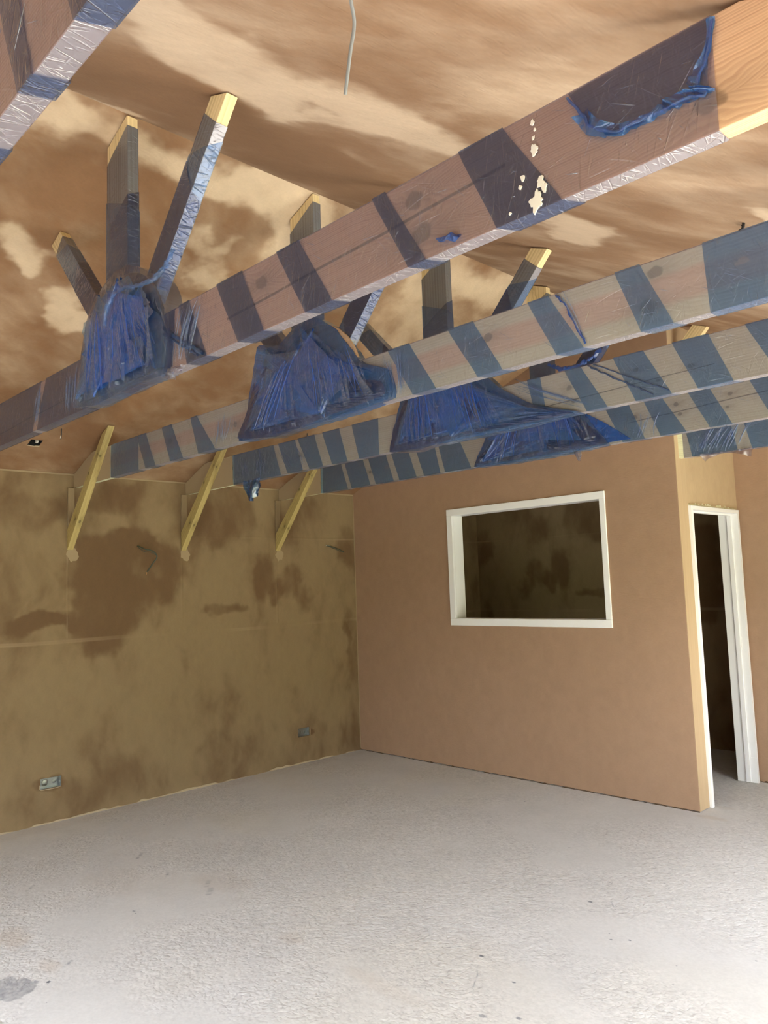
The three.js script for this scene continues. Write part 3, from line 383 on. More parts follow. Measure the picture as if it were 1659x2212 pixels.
// ---------------------------------------------------------------- roof trusses
const TRUSSES = [
  { z: 4.6561, from: 0, wrap: [0.6, 5.1], post: [2.63, 2.81], seed: 2, label: 'wrapped roof truss nearest the camera, its beam crossing the top left corner',
    bands: [[3.2, 3.3, 3.3, 3.4], [3.62, 3.72, 3.72, 3.82], [4.02, 4.2, 4.12, 4.3], [4.38, 4.46, 4.48, 4.54], [4.6, 4.78, 4.7, 4.88]] },
  { z: 3.7001, from: 0, wrap: [0.6, 5.085], post: [2.631, 2.811], seed: 5, label: 'wrapped reddish roof truss with bare orange wood at the beam end and white plaster splashes',
    bands: [[1.0, 1.86, 0.95, 1.75], [1.93, 2.42, 1.82, 2.4], [3.28, 3.35, 3.33, 3.46], [3.56, 3.71, 3.68, 3.82], [3.91, 4.02, 4.04, 4.16], [4.32, 4.37, 4.44, 4.5], [4.61, 4.74, 4.71, 4.88]],
    bag: [[2.36, 2.345], [2.42, 2.56], [2.475, 2.70], [2.555, 2.76], [2.64, 2.80], [2.73, 2.822], [2.846, 2.818], [2.96, 2.77], [3.05, 2.72], [3.13, 2.66], [3.17, 2.56], [3.16, 2.43], [3.14, 2.335], [2.9, 2.325], [2.6, 2.325]] },
  { z: 2.7425, from: 0, wrap: [0.6, 5.15], post: [2.62, 2.803], seed: 9, label: 'second wrapped roof truss, its beam with a pinkish heart and two big knots',
    bands: [[0.61, 1.0, 0.6, 1.0], [1.1, 1.22, 1.21, 1.34], [1.42, 1.54, 1.52, 1.67], [1.78, 1.85, 1.86, 2.04], [3.42, 3.55, 3.56, 3.69], [3.76, 3.89, 3.9, 4.02], [4.13, 4.22, 4.24, 4.35], [4.45, 4.54, 4.53, 4.64], [4.66, 5.1, 4.67, 5.1]],
    bag: [[2.16, 2.335], [2.25, 2.5], [2.345, 2.80], [2.43, 2.79], [2.535, 2.765], [2.63, 2.81], [2.725, 2.845], [2.829, 2.825], [2.96, 2.74], [3.037, 2.65], [3.14, 2.53], [3.29, 2.47], [3.32, 2.34], [2.9, 2.318], [2.5, 2.318]] },
  { z: 1.8276, from: 0, wrap: [0.70, 5.15], post: [2.67, 2.85], seed: 12, label: 'third wrapped roof truss, its film stretched into a long blue triangle over the beam',
    bands: [[0.72, 1.08, 0.74, 1.15], [1.1, 1.29, 1.19, 1.37], [1.35, 1.54, 1.45, 1.62], [1.58, 1.76, 1.7, 1.84], [1.82, 1.99, 1.91, 2.06], [2.06, 2.3, 2.12, 2.3], [3.4, 3.48, 3.45, 3.51], [3.7, 3.79, 3.81, 3.92], [3.95, 4.1, 4.05, 4.22], [4.22, 4.38, 4.32, 4.47], [4.55, 4.7, 4.66, 4.82]],
    bag: [[2.38, 2.335], [2.43, 2.5], [2.5, 2.66], [2.6, 2.78], [2.75, 2.82], [2.9, 2.79], [3.05, 2.70], [3.2, 2.55], [3.40, 2.42], [3.66, 2.335], [3.3, 2.318], [2.9, 2.318], [2.6, 2.318]] },
  { z: 0.8931, from: 0, wrap: [0.62, 5.15], post: [2.745, 2.90], seed: 17, label: 'fourth wrapped roof truss, its beam passing just above the white framed window',
    bands: [[0.63, 0.9, 0.64, 0.98], [0.98, 1.2, 1.06, 1.28], [1.26, 1.46, 1.34, 1.54], [1.52, 1.7, 1.6, 1.78], [1.76, 1.95, 1.84, 2.0], [2.0, 2.2, 2.06, 2.3], [3.36, 3.51, 3.46, 3.6], [3.62, 3.73, 3.71, 3.86], [3.88, 4.0, 3.99, 4.11], [4.2, 4.3, 4.3, 4.4]],
    bag: [[2.26, 2.335], [2.36, 2.5], [2.45, 2.66], [2.6, 2.78], [2.75, 2.82], [2.9, 2.79], [3.02, 2.70], [3.12, 2.56], [3.2, 2.45], [3.28, 2.335], [2.9, 2.315], [2.5, 2.318]] },
  { z: -0.0544, from: PART_X + 0.002, wrap: [3.3, 5.15], post: null, seed: 22, label: 'farthest wrapped beam coming out of the plastered wall above the doorway',
    bands: [[3.36, 3.66, 3.4, 3.7], [3.75, 3.9, 3.8, 3.95]] },
];
const GROUP = 'roof trusses wrapped in blue film';
TRUSSES.forEach((T, i) => {
  const z = T.z, t = thing('roof_truss', T.label, 'truss', [0, 0, 0], GROUP), F = frame([0, BEAM_B, z], 0), e = 0.003;
  // tie beam, cut to the slopes at its ends
  const rx = (y) => { let x = 4; for (let k = 0; k < 40; k++) x += (rightY(x) - y) / 0.4 * 0.7; return x; }, lx = (y) => (y - EAVE) / ((RIDGE_Y - EAVE) / RIDGE_X), top = BEAM_B + BEAM_H;
  const pts = T.from > 0 ? [[T.from, 0]] : [[0.004, 0]];
  pts.push([RIGHT_X - 0.004, 0], [RIGHT_X - 0.004, RIGHT_LINE[2][1] - BEAM_B - 0.006], [rx(top) - 0.012, BEAM_H]);
  if (T.from > 0) pts.push([T.from, BEAM_H]); else pts.push([lx(top) + 0.012, BEAM_H], [0.004, EAVE - BEAM_B - 0.006]);
  const beam = mesh('tie_beam', timber(pts, BEAM_T, F), beamWood[i], t);
  mesh('plastic_film', sleeve(BEAM_H, BEAM_T, 0.0016, T.wrap[0], T.wrap[1], 0, F, true, T.seed), M.clear, beam);
  mesh('crinkled_film', crinkle(BEAM_T, 0.0019, T.wrap[0], T.wrap[1], F, T.seed), M.crinkle, beam);
  mesh('film_folds', glintCreases(Math.max(T.wrap[0], 1.2), T.wrap[1], z + 0.0062, 110, T.seed + 200), M.paleGlint, beam).userData.kind = 'stuff';
  T.bands.forEach(([a, b, c, d], k) => { const s = (c - a + d - b) / 2 / BEAM_H; mesh('film_band', sleeve(BEAM_H, BEAM_T, 0.0036 + 0.0006 * (k % 2), a, b, s, F, false, T.seed + k, 0.001, (u, f, v) => u + (f - 0.5) * ((d - c) - (b - a)) * clamp(1 - v / BEAM_H)), i < 2 ? M.band : M.bandBlue, beam); });
  // struts
  const strut = (side, bare, len) => {
    const X = side > 0 ? 3.477 : 2.085, ang = side > 0 ? Math.PI * 0.2632 : Math.PI * 0.7368, w = 0.096, Yt = roofY(X), dir = [Math.cos(ang), Math.sin(ang)];
    const o = [X - dir[0] * len, Yt - dir[1] * len], m = frame([o[0] + dir[1] * w / 2, o[1] - dir[0] * w / 2, z], ang);
    // ends: cut to the roof slope at the top
    const cutAt = (v) => { const off = v - w / 2; let u = len; for (let k = 0; k < 30; k++) { const x = o[0] + dir[0] * u - dir[1] * off, y = o[1] + dir[1] * u + dir[0] * off; u += (roofY(x) - e - 0.004 - y) * 0.7; } return u; };
    let lo = [0, 0]; if (T.from > 0) { const at = (v) => { const off = v - w / 2; return (PART_X + 0.002 - (o[0] - dir[1] * off)) / dir[0]; }; lo = [at(0), at(w)]; }
    const m2 = mesh('strut', timber([[lo[0], 0], [cutAt(0), 0], [cutAt(w), w], [lo[1], w]], BEAM_T, m), M.stick, t);
    if (bare !== null) { mesh('plastic_film', sleeve(w, BEAM_T, 0.0016, 0.02, len - bare, 0, m, true, T.seed + 3), M.slate, m2); if (side > 0) mesh('crinkled_film', crinkle(BEAM_T, 0.0022, 0.02, len - bare, m, T.seed + 2), M.crinkle, m2); mesh('film_band', sleeve(w, BEAM_T, 0.0034, 0.03, len - bare - 0.08, side * 0.7, m, false, T.seed + 5), M.bandBlue, m2); mesh('film_band', sleeve(w, BEAM_T, 0.0046, 0.0, len * 0.55, -side * 0.7, m, false, T.seed + 8), M.band, m2); }
    return m2;
  };
  if (i < 5) { strut(1, 0.085, 0.72); strut(-1, 0.075, 0.72); } else strut(1, null, 0.5);
  if (!T.post) return;
  // king post: u runs up, v towards -x
  const [pa, pb] = T.post, pw = pb - pa, pm = frame([pb, BEAM_B + BEAM_H + 0.001, z], Math.PI / 2), u = (x) => roofY(x) - e - 0.006 - BEAM_B - BEAM_H - 0.001, mid = pb > RIDGE_X ? [[u(RIDGE_X), pb - RIDGE_X]] : [];
  const post = mesh('king_post', timber([[0, 0], [u(pb), 0], ...mid, [u(pa), pw], [0, pw]], BEAM_T, pm), M.stick, t);
  const up = u(pb) - 0.03;
  mesh('plastic_film', sleeve(pw, BEAM_T, 0.0016, 0.02, up - 0.11, 0, pm, true, T.seed + 7, 0.0012, (q, f, v) => q + (f > 0.9 ? (f - 0.9) * 10 * (0.10 - 0.55 * v) : 0)), M.slate, post);
  mesh('film_band', sleeve(pw, BEAM_T, 0.003, 0.02, up - 0.30, 0.55, pm, false, T.seed + 11), M.band, post); mesh('film_band', sleeve(pw, BEAM_T, 0.0044, 0.0, up - 0.34, -0.4, pm, false, T.seed + 12), M.bandBlue, post);
  // gusset board over the joint and its bagged film
  if (T.bag) {
    const g = [[2.45, 0.02], [3.1, 0.02], [3.1, 0.22]]; for (let k = 0; k <= 12; k++) { const a = 0.35 + (Math.PI - 0.7) * k / 12; g.push([2.79 + 0.335 * Math.cos(a), 0.12 + 0.335 * Math.sin(a)]); } g.push([2.45, 0.22]);
    const gp = mesh('gusset_board', timber(g, 0.012, F.clone().multiply(new THREE.Matrix4().makeTranslation(0, 0, 0.0165))), M.board, t);
    mesh('plastic_film', bag(T.bag, z + 0.022, 0.010, T.seed, 0.014), i === 1 ? M.band : M.blue, gp);
    const cx = 2.79, low = T.bag.map(([x, y]) => [cx + (x - cx) * (0.96 - 0.05 * vn(x * 9, T.seed)), BEAM_B + (y - BEAM_B) * (i === 1 ? 0.62 : 0.74) + 0.03 * vn(x * 12 + T.seed, y * 9)]);
    mesh('plastic_film', bag(low, z + 0.030, 0.014, T.seed + 40, 0.022), i === 1 ? M.bandBlue : M.band, gp);
    const L = Math.min(...T.bag.map((p) => p[0])), Rr = Math.max(...T.bag.map((p) => p[0])), fold = (spec, seed, m, wide, fan, cut) => { const q = mesh('film_folds', pleats(spec, seed, wide, fan, cut), m, gp); q.userData.kind = 'stuff'; };
    const pick = rng(T.seed * 31 + 7), N = T.bag.length, P = (k) => T.bag[((k % N) + N) % N], inn = ([x, y]) => { const q = 0.9 - 0.25 * pick(); return [2.79 + (x - 2.79) * q, 2.47 + (y - 2.47) * q]; };
    for (let k = 0; k < 15; k++) {   // overlapping straight-edged layers of the film
      const j = Math.floor(pick() * N), a = inn(P(j)), b = inn(P(j + 2 + Math.floor(pick() * 3))), c = inn(P(j + 6 + Math.floor(pick() * 4))), zz = z + 0.044 + 0.0012 * k;
      mesh('film_layer', sheet([[...a, zz], [(a[0] + b[0]) / 2, (a[1] + b[1]) / 2, zz + 0.004], [...b, zz]], [[...c, zz], [c[0] + 0.012, c[1] - 0.01, zz]], T.seed + k, 0.008, 14, 8), k % 4 === 0 ? M.deepLayer : M.layer, gp);
    }
    fold([[2.6, 2.62, L + 0.24, 2.36, z + 0.064, 0.06, 0.12, 5], [2.75, 2.68, 2.75, 2.36, z + 0.064, 0.3, 0.4, 5], [3.06, 2.58, Math.min(Rr - 0.12, 3.12), 2.36, z + 0.064, 0.1, 0.2, 5]], T.seed, M.bandBlue, 0.05, true);
    fold([[2.66, 2.64, L + 0.28, 2.36, z + 0.066, 0.1, 0.2, 8], [2.95, 2.62, 3.0, 2.36, z + 0.066, 0.3, 0.4, 8]], T.seed + 75, M.deep, 0.008);
    fold([[2.6, 2.62, L + 0.26, 2.38, z + 0.068, 0.06, 0.25, 18], [2.78, 2.7, 2.8, 2.36, z + 0.07, 0.3, 0.5, 36], [3.06, 2.6, 3.12, 2.36, z + 0.068, 0.2, 0.3, 22]], T.seed + 90, M.paleGlint, 0.0016, false, true);  // short pale folds in place of glints on the bagged film
  }
});
const byIndex = (i) => scene.children.filter((o) => o.name.startsWith('roof_truss'))[i], part = (i, kind) => byIndex(i).children.find((c) => c.name === kind);
{ // loose film of the single trusses
  const b1 = part(1, 'tie_beam'), z1 = TRUSSES[1].z + 0.008;
  mesh('film_rope', rope([[5.09, 2.54], [5.08, 2.49], [5.055, 2.43], [5.07, 2.41], [5.03, 2.42], [4.99, 2.418], [4.95, 2.42], [4.89, 2.42], [4.84, 2.455], [4.82, 2.49], [4.79, 2.54]], z1, 0.003, 4), M.deepLayer, b1);
  mesh('film_rope', sheet([[5.095, 2.545, z1], [5.085, 2.49, z1], [5.06, 2.432, z1], [5.085, 2.412, z1], [5.03, 2.41, z1], [4.99, 2.408, z1], [4.95, 2.408, z1], [4.89, 2.41, z1], [4.83, 2.44, z1], [4.80, 2.49, z1]], [[5.08, 2.545, z1], [5.07, 2.49, z1], [5.035, 2.45, z1], [5.04, 2.435, z1], [5.0, 2.44, z1], [4.98, 2.432, z1], [4.95, 2.428, z1], [4.90, 2.434, z1], [4.855, 2.465, z1], [4.83, 2.5, z1]], 33, 0.010, 60, 5), M.deepLayer, b1);
  mesh('film_band', sheet([[5.085, 2.55, z1 - 0.002], [4.79, 2.55, z1 - 0.002]], [[5.07, 2.41, z1 - 0.002], [4.99, 2.415, z1 - 0.002], [4.89, 2.42, z1 - 0.002], [4.84, 2.455, z1 - 0.002], [4.8, 2.53, z1 - 0.002]], 6, 0.001), M.band, b1);
  mesh('film_rope', rope([[4.49, 2.352], [4.455, 2.36], [4.42, 2.368]], z1, 0.007, 8), M.deep, b1);
  const s1 = byIndex(1).children.filter((c) => c.name === 'strut')[0];
  mesh('film_rope', rope([[3.2, 2.76, 0.012], [3.13, 2.69, 0.03], [3.04, 2.665, 0.06], [2.95, 2.68, 0.075], [2.87, 2.665, 0.085], [2.81, 2.62, 0.085], [2.79, 2.58, 0.08]], z1, 0.008, 14), M.layer, s1);
  mesh('film_rope', rope([[3.05, 2.535], [3.2, 2.44], [3.36, 2.345]], z1, 0.007, 24), M.blue, b1); mesh('film_rope', rope([[3.07, 2.5], [3.2, 2.42], [3.33, 2.345]], z1, 0.004, 27), M.blue, b1);
  mesh('film_folds', pleats([[3.3, 2.53, 3.22, 2.38, z1, 0.14, 0.12, 16], [1.95, 2.52, 1.88, 2.37, z1, 0.1, 0.1, 5], [2.32, 2.5, 2.28, 2.37, z1, 0.16, 0.18, 16]], 77), M.glint, b1).userData.kind = 'stuff';
  mesh('film_flap', sheet([[3.1, 2.335, z1], [3.17, 2.338, z1], [3.23, 2.338, z1]], [[3.13, 2.31, z1 + 0.01], [3.19, 2.29, z1 + 0.014], [3.22, 2.315, z1 + 0.008]], 5, 0.02), M.clear, b1);
  // plaster splashed on the film
  const blob = (cx, cy, r, k, seed) => { const p = []; for (let a = 0; a < k; a++) { const th = a / k * Math.PI * 2, q = r * (0.55 + 0.75 * Math.abs(vn(a * 0.83 + seed, seed))) ; p.push([cx + Math.cos(th) * q * 0.8, cy + Math.sin(th) * q * 1.15]); } return new THREE.ExtrudeGeometry(shapeOf(p), { depth: 0.001, bevelEnabled: true, bevelSize: 0.0015, bevelThickness: 0.001, bevelSegments: 2 }).translate(0, 0, TRUSSES[1].z + 0.0052); };
  M.splash = std({ color: rgb(0.74, 0.70, 0.60), roughness: 0.85 });
  const sp = [blob(4.70, 2.352, 0.020, 26, 3), blob(4.702, 2.468, 0.011, 18, 8), blob(4.712, 2.392, 0.010, 18, 12), blob(4.668, 2.418, 0.006, 12, 15), blob(4.66, 2.40, 0.004, 9, 17), blob(4.70, 2.53, 0.005, 9, 19), blob(4.70, 2.495, 0.003, 9, 23), blob(4.705, 2.512, 0.002, 9, 25), blob(4.63, 2.352, 0.0025, 8, 28), blob(4.72, 2.375, 0.008, 14, 33)];
  sp.forEach((g) => { const s = mesh('plaster_splash', g, M.splash, b1); s.userData.label = 'splash of dried white plaster'; });
  const b2 = part(2, 'tie_beam'), z2 = TRUSSES[2].z + 0.008;
  mesh('film_folds', pleats([[3.3, 2.52, 3.32, 2.36, z2, 0.2, 0.16, 26], [2.05, 2.5, 2.0, 2.36, z2, 0.2, 0.2, 10], [4.16, 2.54, 4.24, 2.36, z2 - 0.002, 0.03, 0.03, 3]], 88), M.glint, b2).userData.kind = 'stuff';
  mesh('film_rope', rope([[4.13, 2.55], [4.17, 2.5], [4.2, 2.43], [4.24, 2.345]], z2 - 0.002, 0.004, 44), M.deep, b2);
  const b3 = part(3, 'tie_beam'), z3 = TRUSSES[3].z + 0.008;
  mesh('film_rope', rope([[3.71, 2.55], [3.88, 2.44], [4.03, 2.345]], z3, 0.004, 51), M.blue, b3); mesh('film_rope', rope([[3.74, 2.55], [3.92, 2.45], [4.1, 2.35]], z3, 0.003, 57), M.blue, b3);
  mesh('film_flap', sheet([[0.84, 2.345, z3], [0.94, 2.342, z3], [1.05, 2.342, z3]], [[0.88, 2.24, z3 + 0.006], [0.94, 2.185, z3 + 0.01], [1.0, 2.24, z3]], 9, 0.03), M.blue, b3);
  mesh('film_folds', pleats([[0.82, 2.5, 0.84, 2.37, z3, 0.12, 0.12, 9], [1.05, 2.5, 1.04, 2.36, z3, 0.1, 0.1, 5], [1.4, 2.5, 1.5, 2.36, z3, 0.3, 0.3, 8], [3.3, 2.55, 3.7, 2.36, z3, 0.1, 0.1, 6]], 99), M.glint, b3).userData.kind = 'stuff';
  const b4 = part(4, 'tie_beam'), z4 = TRUSSES[4].z + 0.008;
  mesh('film_rope', rope([[2.90, 2.905, 0.01], [3.0, 2.855, 0.02], [3.07, 2.845, 0.02], [3.16, 2.86, 0.02], [3.27, 2.91, 0.01]], z4, 0.011, 61), M.deep, b4);
  mesh('film_band', sheet([[3.14, 2.545, z4], [3.27, 2.46, z4], [3.42, 2.345, z4]], [[3.13, 2.54, z4 + 0.004], [3.17, 2.44, z4 + 0.008], [3.24, 2.345, z4 + 0.004]], 16, 0.004), M.deep, b4);
  mesh('film_flap', sheet([[3.03, 2.345, z4], [3.06, 2.34, z4], [3.09, 2.34, z4]], [[3.06, 2.28, z4 + 0.004], [3.075, 2.262, z4 + 0.008], [3.085, 2.3, z4]], 19, 0.02), M.clear, b4);
  mesh('film_folds', pleats([[3.55, 2.46, 3.5, 2.36, z4, 0.14, 0.14, 9], [3.1, 2.5, 3.1, 2.37, z4, 0.25, 0.25, 14]], 111), M.glint, b4).userData.kind = 'stuff';
  const b5 = part(5, 'tie_beam'), z5 = TRUSSES[5].z + 0.008;
  mesh('film_flap', sheet([[3.42, 2.34, z5], [3.55, 2.338, z5], [3.66, 2.338, z5], [3.76, 2.338, z5]], [[3.44, 2.29, z5 + 0.006], [3.56, 2.325, z5 + 0.008], [3.66, 2.31, z5 + 0.01], [3.74, 2.28, z5]], 29, 0.02), M.clear, b5);
  mesh('film_folds', pleats([[3.62, 2.52, 3.52, 2.36, z5, 0.3, 0.3, 36]], 131), M.glint, b5).userData.kind = 'stuff';
}

// ---------------------------------------------------------------- bare timber braces from the left wall up to the rafters
[[2.7425, 'yellow bare timber brace on the left wall, nearest of the three'], [1.8276, 'yellow bare timber brace on the left wall, middle of the three'], [0.8931, 'yellow bare timber brace on the left wall, closest to the partition corner']].forEach(([zb, label]) => {
  const b = thing('wall_brace', label, 'brace', [0, 0, 0], 'timber braces on the left wall'), z = zb + 0.0505;
  const yt = leftY(0.68), ang = Math.atan2(yt - 1.88, 0.68), w = 0.0, dir = [Math.cos(ang), Math.sin(ang)]; void w;
  const A = [0.004, 1.88], B = [0.672, yt - 0.012], C = [0.575, leftY(0.575) - 0.012], D = [0.004, 2.028], m = frame([A[0], A[1], z], ang), inv = ([x, y]) => [(x - A[0]) * dir[0] + (y - A[1]) * dir[1], -(x - A[0]) * dir[1] + (y - A[1]) * dir[0]];
  mesh('timber', timber([A, B, C, D].map(inv), 0.045, m), M.brace, b);
});
// plaster patches and boxed-in rafter feet behind the braces
[[2.7425, 0], [1.8276, 1], [0.8931, 2]].forEach(([zb, k]) => {
  const g = new THREE.ExtrudeGeometry(shapeOf([[0.002, BEAM_B - 0.004], [k === 1 ? 0.69 : 0.595, BEAM_B - 0.004], [k === 1 ? 0.69 : 0.595, BEAM_B + BEAM_H - 0.004], [0.30, BEAM_B + BEAM_H - 0.004], [0.002, EAVE - 0.008]]), { depth: 0.004, bevelEnabled: false }).translate(0, 0, zb + 0.0005);
  struct(`trim_${6 + k}`, g, M.bead, 'pale plaster smeared over the beam end at the eaves');
  struct(`trim_${12 + k}`, rbox(0.0005, 0.018, 2.04, BEAM_B - 0.006, zb + 0.002, zb + 0.05, 0.003), M.wallStrip, 'narrow plastered strip behind a brace');
  const r = rng(300 + k), p = []; for (let i = 0; i < 16; i++) { const a = i / 16 * Math.PI * 2; p.push([zb + 0.01 + Math.cos(a) * (0.032 + 0.02 * r()), 1.845 + Math.sin(a) * (0.035 + 0.03 * r())]); }
  const h = new THREE.ExtrudeGeometry(shapeOf(p), { depth: 0.002, bevelEnabled: false }).applyMatrix4(new THREE.Matrix4().makeBasis(new THREE.Vector3(0, 0, 1), new THREE.Vector3(0, 1, 0), new THREE.Vector3(-1, 0, 0))).translate(0.003, 0, 0);
  struct(`trim_${9 + k}`, h, M.bead, 'pale plaster patch below a brace');
});

// ---------------------------------------------------------------- electrical things
M.zinc = std({ color: rgb(0.36, 0.38, 0.385), metalness: 0.9, roughness: 0.3 }); M.black = std({ color: rgb(0.02, 0.02, 0.02), roughness: 0.5 }); M.grey = std({ color: rgb(0.27, 0.28, 0.26), roughness: 0.5 }); M.copper = std({ color: rgb(0.6, 0.35, 0.16), roughness: 0.4, metalness: 0.7 }); M.darkGreen = std({ color: rgb(0.05, 0.06, 0.04), roughness: 0.5 }); M.ivory = std({ color: rgb(0.7, 0.68, 0.6), roughness: 0.5 });
[[HB1, 'galvanised socket box sunk in the left wall, nearer one with a pale chipped rim'], [HB2, 'galvanised socket box sunk in the left wall, farther one near the room corner']].forEach(([[a, b, c, d], label], k) => {
  const o = thing('socket_box', label, 'socket box', [-0.04, c, (a + b) / 2], 'metal socket boxes in the left wall'), w = (b - a) / 2 - 0.003, h = d - c - 0.006;
  mesh('back_plate', box(-0.0015, 0, 0.003, h + 0.003, -w, w), M.zinc, o);
  for (const s of [-1, 1]) mesh('side', box(0, 0.034, 0.003, h + 0.003, s * w - 0.0008, s * w + 0.0008), M.zinc, o);
  mesh('side', box(0, 0.034, 0.003, 0.0046, -w, w), M.zinc, o); mesh('side', box(0, 0.034, h + 0.0014, h + 0.003, -w, w), M.zinc, o);
  for (const [q, rr] of [[0.38, 0.02], [-0.55, 0.012]]) mesh('knockout', new THREE.SphereGeometry(rr * 1.6, 20, 10, 0, Math.PI * 2, 0, 0.68).rotateZ(-Math.PI / 2).scale(0.45, 1, 1).translate(-rr * 0.54, h * 0.52, q * w), M.zinc, o);
  mesh('knockout', new THREE.TorusGeometry(0.022, 0.0024, 6, 28).rotateY(Math.PI / 2).translate(0.0015, h * 0.52, w * 0.35), M.zinc, o); mesh('knockout', new THREE.TorusGeometry(0.013, 0.0012, 6, 24).rotateY(Math.PI / 2).translate(0.0015, h * 0.5, -w * 0.55), M.zinc, o);
  for (const [y, z] of [[0.62, 0.2], [0.6, 0.92], [0.2, 0.95]]) mesh('screw_hole', new THREE.CylinderGeometry(0.0035, 0.0035, 0.001, 12).rotateZ(Math.PI / 2).translate(0.001, y * h, z * w), M.black, o);
  for (const s of [-1, 1]) mesh('lug', rbox(0.026, 0.029, h * 0.5 - 0.006, h * 0.5 + 0.007, s > 0 ? w - 0.012 : -w, s > 0 ? w : -w + 0.012, 0.001), M.zinc, o);
  const rim = k === 0 ? [[0.041, 0.001, -w * 0.98], [0.043, -0.003, -w * 0.4], [0.043, -0.002, w * 0.4], [0.043, 0.003, w + 0.004], [0.043, h * 0.5, w + 0.007]] : [[0.042, h, -w - 0.005], [0.043, h * 0.5, -w - 0.006], [0.042, 0.004, -w - 0.004]];
  const q = mesh('plaster_rim', tube(rim, 0.0028, 30, 6), M.crumb, o); q.userData.label = 'pale chipped plaster rim';
});
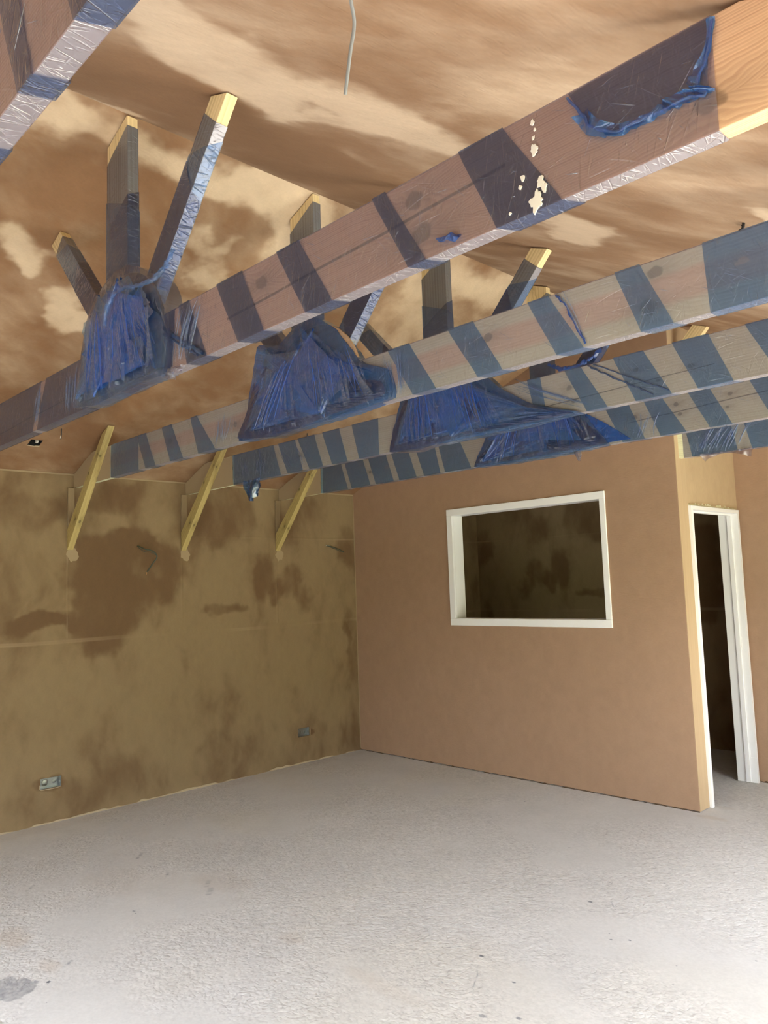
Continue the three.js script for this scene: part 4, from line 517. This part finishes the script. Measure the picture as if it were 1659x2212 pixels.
{ // cables
  const a = thing('cable', 'dark cable with split cores hanging from the left wall between two braces', 'cable', [0, 0, 0], 'loose cables');
  mesh('sheath', tube([[-0.02, 1.912, 2.243], [0.02, 1.91, 2.25], [0.06, 1.885, 2.22], [0.085, 1.87, 2.17], [0.08, 1.83, 2.13], [0.06, 1.77, 2.16], [0.05, 1.71, 2.2]], 0.0055, 40), M.darkGreen, a); mesh('core', tube([[0.02, 1.9, 2.25], [0.05, 1.868, 2.22], [0.075, 1.86, 2.18], [0.08, 1.84, 2.14]], 0.0025, 24), M.darkGreen, a); mesh('core', tube([[0.05, 1.712, 2.2], [0.052, 1.7, 2.203], [0.05, 1.692, 2.205]], 0.0022, 8), M.copper, a);
  const b = thing('cable', 'short looped pair of dark wires on the left wall near the room corner', 'cable', [0, 0, 0], 'loose cables');
  mesh('sheath', tube([[-0.02, 1.93, 0.352], [0.02, 1.93, 0.35], [0.05, 1.91, 0.29], [0.06, 1.885, 0.22], [0.06, 1.872, 0.19]], 0.004, 24), M.darkGreen, b); mesh('core', tube([[0.02, 1.925, 0.34], [0.045, 1.895, 0.27], [0.055, 1.872, 0.21], [0.06, 1.872, 0.19], [0.05, 1.885, 0.2]], 0.003, 24), M.darkGreen, b); mesh('core', tube([[0.0, 1.934, 0.36], [0.02, 1.934, 0.345], [0.025, 1.925, 0.325]], 0.004, 10), M.ivory, b);
  const c = thing('ceiling_cable', 'flat grey cable hanging from the right ceiling slope near the top edge', 'cable', [0, 0, 0], 'loose cables');
  const top = new THREE.CatmullRomCurve3([[4.475, 2.87, 4.02], [4.465, 2.83, 4.01], [4.454, 2.804, 3.999], [4.439, 2.771, 3.977], [4.409, 2.729, 3.963], [4.363, 2.659, 3.941]].map((p) => new THREE.Vector3(...p)));
  const flat = new THREE.Shape(); flat.absellipse(0, 0, 0.0028, 0.0052, 0, Math.PI * 2);
  mesh('sheath', new THREE.ExtrudeGeometry(flat, { steps: 60, extrudePath: top, curveSegments: 10, bevelEnabled: false }), M.grey, c);
  const d = thing('ceiling_cable', 'short black cable tail hanging from the left ceiling slope beside the square hole', 'cable', [0, 0, 0], 'loose cables');
  mesh('sheath', tube([[0.56, leftY(0.56) + 0.02, 3.06], [0.555, leftY(0.56) - 0.02, 3.057], [0.54, 2.6, 3.052], [0.527, 2.578, 3.05]], 0.0035, 20), M.black, d); mesh('core', tube([[0.542, 2.598, 3.056], [0.53, 2.582, 3.054]], 0.0022, 6), M.ivory, d);
  const e = thing('ceiling_cable', 'black bent cable tail sticking out of the right ceiling slope above a beam', 'cable', [0, 0, 0], 'loose cables');
  mesh('sheath', tube([[4.64, rightY(4.64) + 0.02, 2.33], [4.63, rightY(4.63) - 0.02, 2.325], [4.612, rightY(4.61) - 0.025, 2.305], [4.628, 2.74, 2.29], [4.625, 2.69, 2.29], [4.63, 2.65, 2.29]], 0.0055, 30), M.black, e); mesh('core', tube([[4.615, 2.78, 2.303], [4.622, 2.755, 2.298], [4.618, 2.735, 2.296]], 0.003, 10), M.black, e);
  const f = thing('ceiling_cable', 'tiny black cable end behind the second beam at the left ceiling slope', 'cable', [0, 0, 0], 'loose cables');
  mesh('sheath', tube([[0.88, leftY(0.88) + 0.01, 1.26], [0.875, leftY(0.875) - 0.03, 1.258], [0.87, 2.69, 1.257]], 0.004, 12), M.black, f);
}
{ // black box added in the hole of the left slope to stand in for its deep shade
  const o = thing('hole_shade_box', 'black box added as the shade in a small square hole of the left ceiling slope', 'hole shade box', [0, 0, 0]), nrm = new THREE.Vector3(0.346, -0.938, 0), along = new THREE.Vector3(0.938, 0.346, 0);
  const at = new THREE.Matrix4().makeBasis(along, nrm, new THREE.Vector3(0, 0, -1)).setPosition(along.x * (HOLE[0] + HOLE[1]) / 2, EAVE + along.y * (HOLE[0] + HOLE[1]) / 2, (HOLE[2] + HOLE[3]) / 2);
  const a = (HOLE[1] - HOLE[0]) / 2 - 0.002, b = (HOLE[3] - HOLE[2]) / 2 - 0.002;
  mesh('back_plate', box(-a, a, -0.05, -0.047, -b, b).applyMatrix4(at), M.black, o); for (const s of [-1, 1]) { mesh('side', box(s * a - 0.001, s * a + 0.001, -0.047, 0.002, -b, b).applyMatrix4(at), M.black, o); mesh('side', box(-a, a, -0.047, 0.002, s * b - 0.001, s * b + 0.001).applyMatrix4(at), M.black, o); }
  const cn = mesh('connector', rbox(-0.012, 0.008, -0.04, -0.004, 0.006, 0.022, 0.003).applyMatrix4(at), M.ivory, o); cn.userData.label = 'white connector';
  mesh('rim', tube([[-a, 0.001, -b - 0.003], [-a - 0.003, 0.001, 0], [-a, 0.001, b + 0.004]], 0.004, 20, 6).applyMatrix4(at), M.crumb, o);
}

renderer.render(scene, camera);
